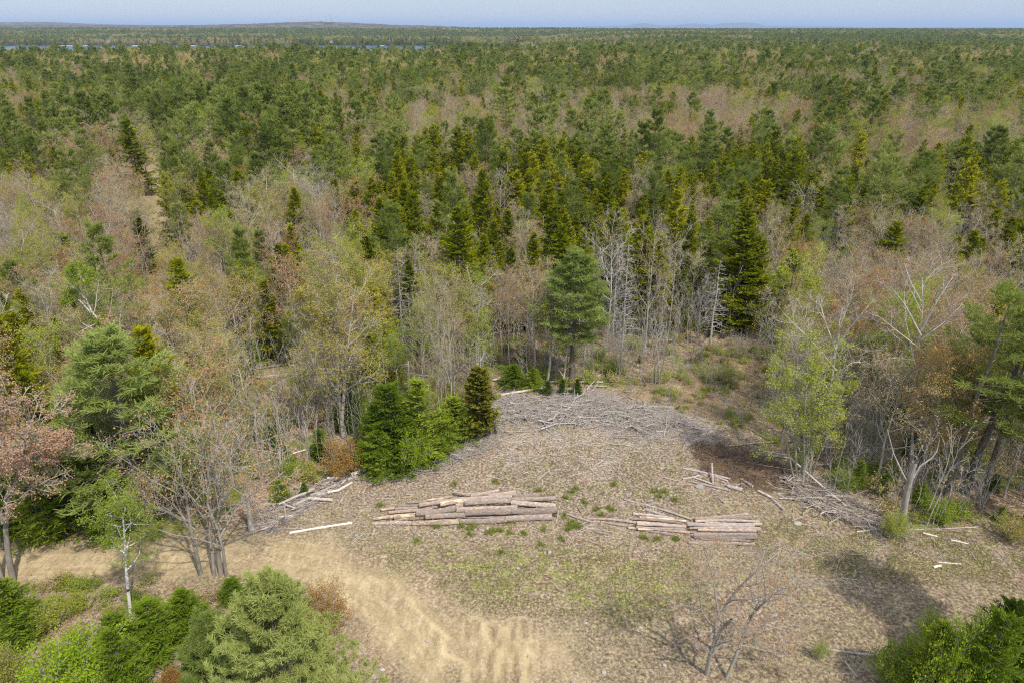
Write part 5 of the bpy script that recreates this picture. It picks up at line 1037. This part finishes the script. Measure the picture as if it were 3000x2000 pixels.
for a, mat, lay, lab in (
    ((0, 335, 272, 396, 9, 12), g_, .05, "long weathered pole on top of the loose logs by the rusty patch"), ((130, 362, 260, 408, 8, 10), g_, .02, "grey pole under the long weathered one"), ((0, 395, 100, 376, 10, 10), pl_, 0, "pale pole crossing the far end of the loose logs"), ((60, 386, 172, 426, 9, 10), pl_, .02, "second pale pole among the loose logs"), ((28, 408, 262, 460, 9, 13), g_, 0, "foremost long pole of the loose logs"), ((168, 305, 174, 432, 9, 11), g_, (.8, 0), "stake leaning upright against the loose logs"),
    ((256, 436, 342, 458, 17, 20), g_, 0, "stout short log at the end of the loose logs"), ((334, 395, 402, 438, 11, 14), g_, .05, "upper length of the broken log below the rusty patch"), ((432, 462, 515, 505, 12, 15), g_, .05, "middle length of the broken log below the rusty patch"), ((518, 515, 582, 572, 12, 16), g_, 0, "last length of the broken log, pointing to the yard"),
    ((245, 208, 640, 176, 6, 12), "log_peeled", .1, "long tan fallen trunk behind the rusty patch"), ((492, 254, 680, 290, 11, 9), pl_, .1, "pale fallen trunk beside the lime-leaved cluster"), ((622, 276, 985, 588, 8, 10), pl_, (1.2, .25), "long bleached pole slanting down onto the brush pile"), ((985, 592, 1282, 736, 8, 9), g_, .2, "grey pole running from the brush pile to the snag's foot"), ((870, 532, 1150, 680, 10, 9), g_, .35, "brown pole lying along the top of the brush pile"),
    ((820, 568, 1050, 640, 16, 12), g_, .1, "thick dark log buried in the brush pile"), ((1440, 903, 1482, 893, 13, 14), pl_, 0, "short thick white billet on the grass by the tree shadow"), ((1468, 872, 1600, 884, 6, 8), pl_, 0, "thin white stick behind the short white billet"), ((1000, 698, 1132, 680, 8, 9), pl_, 0, "pale stick in front of the brush pile"), ((1075, 725, 1165, 762, 7, 9), g_, 0, "dark stick in front of the broken snag"), ((1380, 705, 1462, 726, 9, 9), pl_, 0, "pale log stub beside the snag's lime bush"), ((1540, 745, 1640, 768, 8, 9), pl_, 0, "pale stick on the grass below the leaning pines"),
    ((820, 1370, 1140, 1416, 11, 16), g_, 0, "grey fallen pole leading into the corner thicket"), ((498, 1338, 612, 1320, 9, 9), "log_peeled", 0, "tan stick by the bowed bare tree"), ((672, 1326, 752, 1358, 9, 10), "log_peeled", 0, "tan stick at the end of the grey fallen pole"), ((930, 1440, 1000, 1530, 9, 10), g_, 0, "dark stick at the near edge of the yard"), ((700, 240, 960, 335, 9, 11), g_, .1, "fallen grey trunk behind the brush pile, inside the woods"), ((740, 245, 1090, 240, 8, 9), pl_, .2, "pale fallen trunk lying level inside the woods"), ((800, 310, 1280, 410, 8, 10), g_, .1, "long fallen trunk deep under the copper maples"), ((1560, 340, 1960, 386, 8, 10), pl_, .1, "long pale fallen trunk under the leaning pines"), ((1400, 590, 1480, 510, 8, 7), pl_, (0, .6), "pale broken branch propped under the leaning pines"), ((1240, 690, 1700, 670, 8, 7), g_, 0, "crooked branch lying before the leaning pines"),
    ((-880, 575 - 760, -622, 530 - 750, 12, 14), g_, 0, "hidden")):
    if lab != "hidden": log_px(a, mat, lab, S7, O7, lay, ST, kn=1)
S8, O8 = 2.351, (1000, 600)
FL = "fallen trunks around the brush heap"
for a, mat, lay, lab in (((1095, 1308, 1425, 1250, 16, 14), pl_, .1, "white fallen trunk at the upper edge of the brush heap"), ((450, 1030, 720, 965, 12, 14), pl_, .2, "pale fallen trunk in the woods behind the fir clump"), ((480, 975, 590, 925, 12, 12), "log_peeled", .3, "short tan trunk crossing the pale one behind the fir clump"), ((395, 960, 530, 1000, 12, 12), "log_peeled", .2, "tan trunk piece touching the pale one behind the fir clump"), ((2120, 1386, 2330, 1394, 12, 10), pl_, 0, "white pole lying alone beyond the brush heap"), ((1985, 965, 2290, 930, 12, 10), g_, .3, "fallen trunk in the grey thicket near the opening"),
                         ((1420, 1215, 1800, 1218, 8, 10), pl_, .2, "long pale trunk lying behind the lone pine's foot"), ((1680, 1245, 1830, 1248, 8, 8), g_, .1, "dark pole lying past the tiny firs"), ((640, 790, 780, 792, 9, 9), pl_, .8, "pale trunk caught in the trees behind the fir clump"), ((1690, 1270, 1785, 1165, 8, 6), g_, (.1, 1.), "propped dead branch beside the brushy opening")):
    log_px(a, mat, lab, S8, O8, lay, FL, kn=1)
def cross_logs():                                # fallen trunks inside the woods
    P = []; n = 0
    while n < 60:
        y = rng.uniform(48, 105); x = rng.uniform(-1, 1) * (y * .7 + 14)
        q = np.array([[x, y]])
        if poly_sd(q, YARD)[0] > -1.5 or poly_sd(q, TRAIL)[0] > -1 or (abs(x) < 16 and y < 66) or line_d(q, TRACK)[0] < 2.5: continue
        a = rng.uniform(-.7, .7) + (pi if rng.random() < .5 else 0); L = rng.uniform(3, 8); r0 = rng.uniform(.06, .13)
        p0 = np.array([x - np.cos(a) * L / 2, y - np.sin(a) * L / 2, 0]); p1 = np.array([x + np.cos(a) * L / 2, y + np.sin(a) * L / 2, 0])
        p0[2] = gz1(*p0[:2]) + r0 + rng.uniform(0, .4); p1[2] = gz1(*p1[:2]) + r0 * .6 + rng.uniform(0, .4)
        w = where_(x, y); make_log(p0, p1, r0, r0 * .55, "log_pale" if rng.random() < .6 else "log_grey", f"weathered fallen trunk lying {w}", "log", f"fallen trunks {w}", "fallen_trunk", .02, 6, 7, False, 0); n += 1
cross_logs()

# stones on the yard
M["stone"] = bark_mat("pale_stone", (.27, .25, .23), (.46, .43, .40), None, 4., 4.); STV = []
for s_ in range(4):
    u = np.linspace(0, 2 * pi, 10, endpoint=False); v = np.linspace(.15, pi - .15, 6); q = np.stack([np.outer(np.sin(v), np.cos(u)), np.outer(np.sin(v), np.sin(u)), np.outer(np.cos(v), np.ones(10)) * .55], -1) * (1 + R_(600 + s_).normal(size=(6, 10, 1)) * .12)
    i = np.arange(5)[:, None] * 10; j = np.arange(10)[None]; j2 = (j + 1) % 10; mb = MB().add((q.reshape(-1, 3), np.stack([i + j, i + 10 + j, i + 10 + j2, i + j2], -1).reshape(-1, 4)), 0, False)
    mb.add((q[0], [[0, 1, 2, 3], [0, 3, 4, 5], [0, 5, 6, 7], [0, 7, 8, 9]])); STV.append(mb.mesh("stone", ["stone"]))
SP = [(c2(*p), s) for p, s in (((1335, 715), .17), ((1368, 712), .2), ((690, 880), .14), ((1160, 816), .16), ((1455, 996), .15), ((1605, 1178), .16), ((1562, 902), .12), ((1185, 1098), .12), ((565, 1294), .14), ((270, 1485), .18), ((1960, 1210), .2), ((2115, 1255), .13), ((1995, 715), .16), ((962, 558), .2), ((1322, 545), .12), ((1725, 1492), .2), ((1240, 538), .12), ((1255, 985), .17), ((2120, 1450), .16), ((220, 1540), .18), ((400, 1195), .13), ((1520, 1560), .2), ((1420, 790), .12), ((445, 300), .12), ((1860, 1135), .12))]
for (x, y), s in SP:
    p = G(x, y); o = link("stone", STV[int(rng.integers(4))], None, (p[0], p[1], gz1(p[0], p[1]) + s * .15)); o.rotation_euler = (0, 0, rng.random() * 6); s *= .8; o.scale = (s, s * rng.uniform(.6, 1), s); tagd(o, "pale stone half sunk in the bare yard in front of the log piles", "stone", "pale stones in the yard")
for (cx, cy, s, lab) in ((1160, 475, .5, "broad grey boulder in the woods behind the broken snag"), (1385, 583, .28, "grey boulder under the leaning pines"), (660, 648, .25, "white stone on the grass beside the brush pile"), (95, 445, .3, "pale flat stone under the loose logs by the rusty patch")):
    p = gpt(2000 + cx / 1.96, 1200 + cy / 1.96); o = link("stone", STV[1], None, (p[0], p[1], gz1(p[0], p[1]) + s * .2)); o.scale = (s * 1.4, s, s); tagd(o, lab, "stone")

M["chip_brown"] = bark_mat("brown_bark_chips", (.12, .08, .055), (.30, .21, .15), None, 3., 3.); M["chip_tan"] = bark_mat("tan_wood_chips", (.27, .21, .15), (.48, .40, .32), None, 3., 3.)
# brush, chips and litter
def sticks(P, L, r0, zmax, seg=3, ang=None, tilt=.12):
    n = len(P); a = rng.random(n) * 6.28 if ang is None else ang; ln = rng.gamma(2.2, L / 2.2, n); t = np.linspace(-.5, .5, seg)
    d = np.stack([np.cos(a), np.sin(a), rng.normal(size=n) * tilt], -1); sd = np.stack([-np.sin(a), np.cos(a), 0 * a], -1)
    Q = P[:, None] + d[:, None] * (ln[:, None] * t)[..., None] + sd[:, None] * (rng.normal(size=(n, 1)) * .07 * ln[:, None] * np.cos(t * pi))[..., None]
    Q[..., 2] = np.maximum(Q[..., 2], gz(Q[..., 0].ravel(), Q[..., 1].ravel()).reshape(n, seg) + .01)
    rr = r0 * rng.uniform(.5, 1.6, n)[:, None] * np.linspace(1, .5, seg)
    return tubes(Q, rr, 3)
def in_poly(poly, n, m=0.):
    lo, hi = poly.min(0), poly.max(0); out = np.zeros((0, 2))
    while len(out) < n:
        q = rng.uniform(lo, hi, (n * 2, 2)); out = np.vstack([out, q[poly_sd(q, poly) > m]])
    return out[:n]
def lift(q, h=0.): return np.column_stack([q, gz(q[:, 0], q[:, 1]) + h])
def forked(P, L, r0, mats, mbx, mt_, ang=None, tilt=.12):
    n = len(P); a = rng.random(n) * 6.28 if ang is None else ang; ln = rng.gamma(1.6, L / 1.6, n) + .3; t = np.linspace(-.5, .5, 5)
    d = np.stack([np.cos(a), np.sin(a), rng.normal(size=n) * tilt], -1)
    Q = P[:, None] + d[:, None] * (ln[:, None] * t)[..., None] + np.cumsum(rng.normal(size=(n, 5, 3)) * .05, 1) * ln[:, None, None] * np.array([1, 1, .3])
    fix = lambda q: np.maximum(q[..., 2], gz(q[..., 0].ravel(), q[..., 1].ravel()).reshape(q.shape[:2]) + .012)
    Q[..., 2] = fix(Q); Rr = r0 * rng.gamma(2.5, .4, n)[:, None] * np.linspace(1, .35, 5); mbx.add(tubes(Q, Rr, 4), mt_)
    h = rng.random(n) < .55; C1, R1 = grow(Q[h], Rr[h], 4, .3, 1., .38, .4, .7, .05, 3, .55, .15); C1[..., 2] = fix(C1); R1 = np.maximum(R1, .006); mbx.add(tubes(C1, R1, 3), mt_)
    C2, R2 = grow(C1, R1, 2, .3, 1., .5, .4, .7, 0., 2, .55, .15); C2[..., 2] = fix(C2); mbx.add(ribbons(C2[:, 0], C2[:, 1], np.full(len(C2), .012)), mt_)
mb = MB(); HEAPS = [(SLASH, .9, .5)]
for n_, mt_, L_, r_, hh in ((2300, 0, 1.2, .026, .45), (1700, 1, 1.0, .022, .4), (1700, 2, 1.0, .02, .3), (200, 0, 2.6, .055, .4), (60, 3, 2.2, .06, .4)):
    q = in_poly(SLASH, n_ * 2, -1.8); e = poly_sd(q, SLASH); q = q[rng.random(len(q)) < np.clip(.30 + .45 * e, .06, 1) * sstep(.22, .52, fbm(q[:, 0] / 1.6, q[:, 1] / 1.6, 55, 3))]
    sd = np.clip(poly_sd(q, SLASH), 0, 2.5) / 2.5; forked(lift(q, 0) + np.stack([0 * sd, 0 * sd, rng.random(len(q)) * hh * sd + .02], 1), L_, r_, None, mb, mt_, ang=rng.normal(size=len(q)) * .8)
for poly_, n_ in ((GP([(840, 1085), (900, 1085), (1000, 1052), (1120, 1008), (1128, 1030), (1010, 1078), (900, 1106), (845, 1108)]), 520), (GP([(560, 1222), (640, 1150), (740, 1105), (830, 1070), (850, 1085), (760, 1130), (700, 1175), (620, 1228)]), 380)):
    for mt_ in (0, 1, 3):
        q = in_poly(poly_, n_ // 3, -.1); forked(lift(q, 0) + np.stack([0 * q[:, 0], 0 * q[:, 0], rng.random(len(q)) * .3], 1), .9, .024, None, mb, mt_, ang=rng.normal(size=len(q)) * .6 + .5)
tagd(link("brush_heap", mb.mesh("brush_heap", ["dead", "log_grey", "twig_tan", "bark_grey"])), "broad heap of bleached brush and branches across the far side of the yard", "brush heap", kind="stuff")
BP = GP([(1800, 1110), (1860, 1100), (1960, 1150), (2080, 1215), (2050, 1232), (1960, 1200), (1860, 1160)]); mb = MB()
for n_, mt_ in ((170, 0), (260, 1), (200, 2), (120, 3)):
    q = in_poly(BP, n_, -.3); forked(lift(q, 0) + np.stack([q[:, 0] * 0, q[:, 0] * 0, rng.random(n_) * .6], 1), 1.5, .024, None, mb, mt_, ang=rng.normal(size=n_) * .7 - .6)
tagd(link("brush_pile", mb.mesh("brush_pile", ["twig_grey", "log_grey", "twig_tan", "bark_dark"])), "narrow pile of grey brush between the yard and the woods, leading to the snag", "brush pile", kind="stuff")
mb = MB()
yd = in_poly(GP([(560, 1210), (1000, 1060), (1140, 905), (1480, 895), (1640, 830), (1750, 900), (1730, 1010), (1960, 1190), (2352, 1220), (2352, 1300), (1500, 1260), (600, 1230)]), 5200)
for k in range(3): mb.add(sticks(lift(yd[k::3], .02), .5, .020, .1, 2), (0, 5, 0)[k])
SL2 = GP([(1120, 1010), (1200, 975), (1380, 985), (1500, 1010), (1480, 1060), (1380, 1100), (1240, 1100), (1130, 1060)]); yd = in_poly(SL2, 3000, -1.5); yd = yd[rng.random(len(yd)) < sstep(.3, .6, fbm(yd[:, 0] / 1.8, yd[:, 1] / 1.8, 57, 3)) * np.clip(.4 + .3 * poly_sd(yd, SL2), .1, 1)]
for k in range(2): mb.add(sticks(lift(yd[k::2], .02), .45, .022, .1, 2, ang=rng.normal(size=len(yd[k::2])) * 1.0), (0, 5)[k])
yd = in_poly(YARD, 2600); yd = yd[poly_sd(yd, SAND) < .5]; mb.add(sticks(lift(yd, .01), .3, .011, .1, 2), 1)
q = in_poly(YARD, 60000); q = q[q[:, 1] > 28]; dens = np.clip(.25 + .9 * sstep(44, 52, q[:, 1]), 0, 1) * (1 - .9 * sstep(-.5, 1, poly_sd(q, SAND))); q = q[rng.random(len(q)) < dens * (.35 + .9 * fbm(q[:, 0] / 3, q[:, 1] / 3, 97, 2))]
C = lift(q, .03); V, F = leaves(C, rng.gamma(2, .055, len(C)) + .05, rng, .4, 2.5); V = V.reshape(-1, 4, 3); V[..., 2] = V[..., 2].mean(1, keepdims=True) + (V[..., 2] - V[..., 2].mean(1, keepdims=True)) * .3
sel = rng.random(len(V))
for k, (a, b) in enumerate(((0, .4), (.4, .7), (.7, 1))):
    m_ = (sel >= a) & (sel < b); mb.add((V[m_].reshape(-1, 3), np.arange(m_.sum() * 4).reshape(-1, 4)), (5, 4, 4)[k])
tagd(link("wood_litter", mb.mesh("wood_litter", ["dead", "log_grey", "twig_tan", "log_pale", "chip_brown", "chip_tan"])), kind="stuff")
mb = MB(); q = np.stack([rng.uniform(-75, 75, 9000), rng.uniform(44, 112, 9000)], 1); q = q[(poly_sd(q, YARD) < 0) & (np.abs(q[:, 0]) < q[:, 1] * .72 + 15)]
for k in range(3): mb.add(sticks(lift(q[k::3], .04) + np.stack([0 * q[k::3, 0], 0 * q[k::3, 0], rng.random(len(q[k::3])) * .4], 1), 1.3, .017, .3, 3, tilt=.2), k)
q = in_poly(LEAFY, 700); q = q[q[:, 1] > 27]; mb.add(sticks(lift(q, .02), .7, .013, .1, 2), 0)
tagd(link("fallen_twigs", mb.mesh("fallen_twigs", ["dead", "log_grey", "twig_tan"])), kind="stuff")
mb = MB(); q = in_poly(RUST, 420, -.8); forked(lift(q, .05) + np.stack([q[:, 0] * 0, q[:, 0] * 0, rng.random(len(q)) * .4], 1), .9, .012, None, mb, 0); C = np.repeat(lift(q, .1), 8, 0) + rng.normal(size=(len(q) * 8, 3)) * [.3, .3, .12]; C[:, 2] = np.maximum(C[:, 2], gz(C[:, 0], C[:, 1]) + .02); mb.add(tufts(C, np.tile([[0, 0, 1.]], (len(C), 1)), 4, .14, .03, 1.2), 1)
M["rust_needle"] = leaf_mat("dead_red_needles", [(0, (.14, .08, .045)), (1, (.28, .17, .10))], .1)
tagd(link("dead_boughs", mb.mesh("dead_boughs", ["bark_dark", "rust_needle"])), kind="stuff")
# dry leaves on the bank
q = in_poly(LEAFY, 16000); q = q[q[:, 1] > 26]; C = lift(q, .03); mb = MB(); V, F = leaves(C, .09, rng, .7, 2.); V4 = V.reshape(-1, 4, 3)
mb.add((V4[::2].reshape(-1, 3), np.arange(len(V4[::2]) * 4).reshape(-1, 4)), 0).add((V4[1::2].reshape(-1, 3), np.arange(len(V4[1::2]) * 4).reshape(-1, 4)), 1)
M["dry_leaf"] = leaf_mat("dry_leaves", [(0, (.20, .11, .06)), (1, (.42, .29, .19))], .1, 2., .6); M["dry_leaf2"] = leaf_mat("pale_dry_leaves", [(0, (.32, .22, .15)), (1, (.55, .42, .32))], .1, 2., .6)
tagd(link("dry_leaves", mb.mesh("dry_leaves", ["dry_leaf", "dry_leaf2"])), kind="stuff")
# grass
M["grass"] = leaf_mat("fresh_grass", [(0, (.17, .24, .03)), (.5, (.26, .32, .06)), (1, (.36, .38, .11))], .35, .5, .4); M["grass_dry"] = leaf_mat("dry_grass", [(0, (.34, .28, .14)), (1, (.50, .42, .24))], .2)
mb = MB()
def clumps(C, nb, ln, w, mt_):
    mb.add(tufts(C, np.tile([[0, 0, 1.]], (len(C), 1)), nb, ln, w, .55), mt_)
tu = [c2(*p) for p in ((1090, 515), (1125, 508), (788, 545), (858, 543), (830, 562), (995, 570), (1033, 572), (1105, 583), (970, 590), (1515, 515), (1500, 545), (1530, 548), (1550, 545), (1490, 567), (625, 547), (1323, 565), (1195, 588), (500, 635), (840, 598), (1675, 436), (1750, 428), (1770, 435), (1465, 470), (1540, 300), (1015, 245), (1290, 310), (1505, 318), (2050, 320), (2120, 325), (2180, 370), (1985, 612), (2075, 625), (2190, 628), (1785, 270), (740, 270), (250, 410), (1055, 715), (1440, 630), (1305, 665), (2080, 350), (1700, 470), (1480, 360), (1600, 380))]
T = np.array([G(*p)[:2] for p in tu]); T = np.repeat(T, 16, 0) + rng.normal(size=(len(T) * 16, 2)) * .16; clumps(lift(T), 9, .28, .03, 0)
for poly, n_, mt_, ln in ((GRASS, 9000, 0, .085), (GRASS2, 9000, 0, .09), (GRASS3, 5000, 0, .10), (YARD, 14000, 0, .075), (GRASS2, 5000, 1, .12), (TRAIL, 2500, 1, .25), (TRAIL, 500, 0, .2), (YARD, 9000, 1, .09)):
    q = in_poly(poly, n_, -.6); q = q[q[:, 1] > 28]
    if poly is YARD: q = q[(poly_sd(q, SAND) < -.2) & (fbm(q[:, 0] / 2, q[:, 1] / 2, 99, 3) > .47)]
    else: q = q[fbm(q[:, 0] / 1.6, q[:, 1] / 1.6, 98, 3) > .44]
    clumps(lift(q), 4, ln, .028, mt_)
tagd(link("grass", mb.mesh("grass", ["grass", "grass_dry"])), kind="stuff")

# ------------------------------------------------------------------ air, sky, sun
hz, nt, out = new_mat("haze_air"); M["haze"] = hz
pv = N(nt, "ShaderNodeVolumePrincipled"); pv.inputs["Color"].default_value = (.52, .70, 1., 1); pv.inputs["Density"].default_value = 5e-5; pv.inputs["Anisotropy"].default_value = .0
nt.links.new(pv.outputs[0], out.inputs["Volume"])
tagd(link("haze", MB().add(box(-70000, 70000, -6000, 72000, -140, 330)).mesh("haze", ["haze"])), kind="stuff")
SUN_EL, sx, sy = radians(55), .62, -.78
w = bpy.data.worlds.new("World"); sc.world = w; w.use_nodes = True; nt = w.node_tree; nt.nodes.clear()
wo = nt.nodes.new("ShaderNodeOutputWorld"); bg = nt.nodes.new("ShaderNodeBackground"); sk = nt.nodes.new("ShaderNodeTexSky")
sk.sky_type = "NISHITA"; sk.sun_disc = False; sk.sun_elevation = SUN_EL; sk.sun_rotation = math.atan2(sx, sy); sk.air_density = 1.; sk.dust_density = .25; sk.ozone_density = 2.5
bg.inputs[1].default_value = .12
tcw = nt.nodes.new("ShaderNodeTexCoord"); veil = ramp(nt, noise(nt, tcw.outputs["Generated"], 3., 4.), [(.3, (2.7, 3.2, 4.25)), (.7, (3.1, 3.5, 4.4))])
sx_ = N(nt, "ShaderNodeSeparateXYZ"); nt.links.new(tcw.outputs["Generated"], sx_.inputs[0]); veil = mixc(nt, 1., veil, ramp(nt, sx_.outputs[2], [(0., (1., 1., 1.)), (.12, (1.05, 1.05, 1.05)), (1., (2.9, 2.6, 2.2))]), "MULTIPLY")   # thin high cloud over the blue, extra brightness added overhead to lift shadows
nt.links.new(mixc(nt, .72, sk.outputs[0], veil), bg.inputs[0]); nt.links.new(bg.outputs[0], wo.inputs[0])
sd_ = bpy.data.lights.new("sun", "SUN"); sd_.energy = 3.3; sd_.angle = radians(1.2); sd_.color = (1., .92, .79)
so = bpy.data.objects.new("sun", sd_); COL.objects.link(so)
so.rotation_euler = Vector((sx * math.cos(SUN_EL), sy * math.cos(SUN_EL), math.sin(SUN_EL))).to_track_quat("Z", "Y").to_euler()
sc.view_settings.view_transform = "Standard"; sc.view_settings.look = "None"; sc.view_settings.exposure = .45; sc.view_settings.gamma = 1
c = sc.cycles; c.max_bounces = 5; c.diffuse_bounces = 4; c.transmission_bounces = 3; c.transparent_max_bounces = 4; c.volume_bounces = 0; c.glossy_bounces = 2; c.use_denoising = False
c.caustics_reflective = False; c.caustics_refractive = False; sc.cycles.filter_width = 1.2
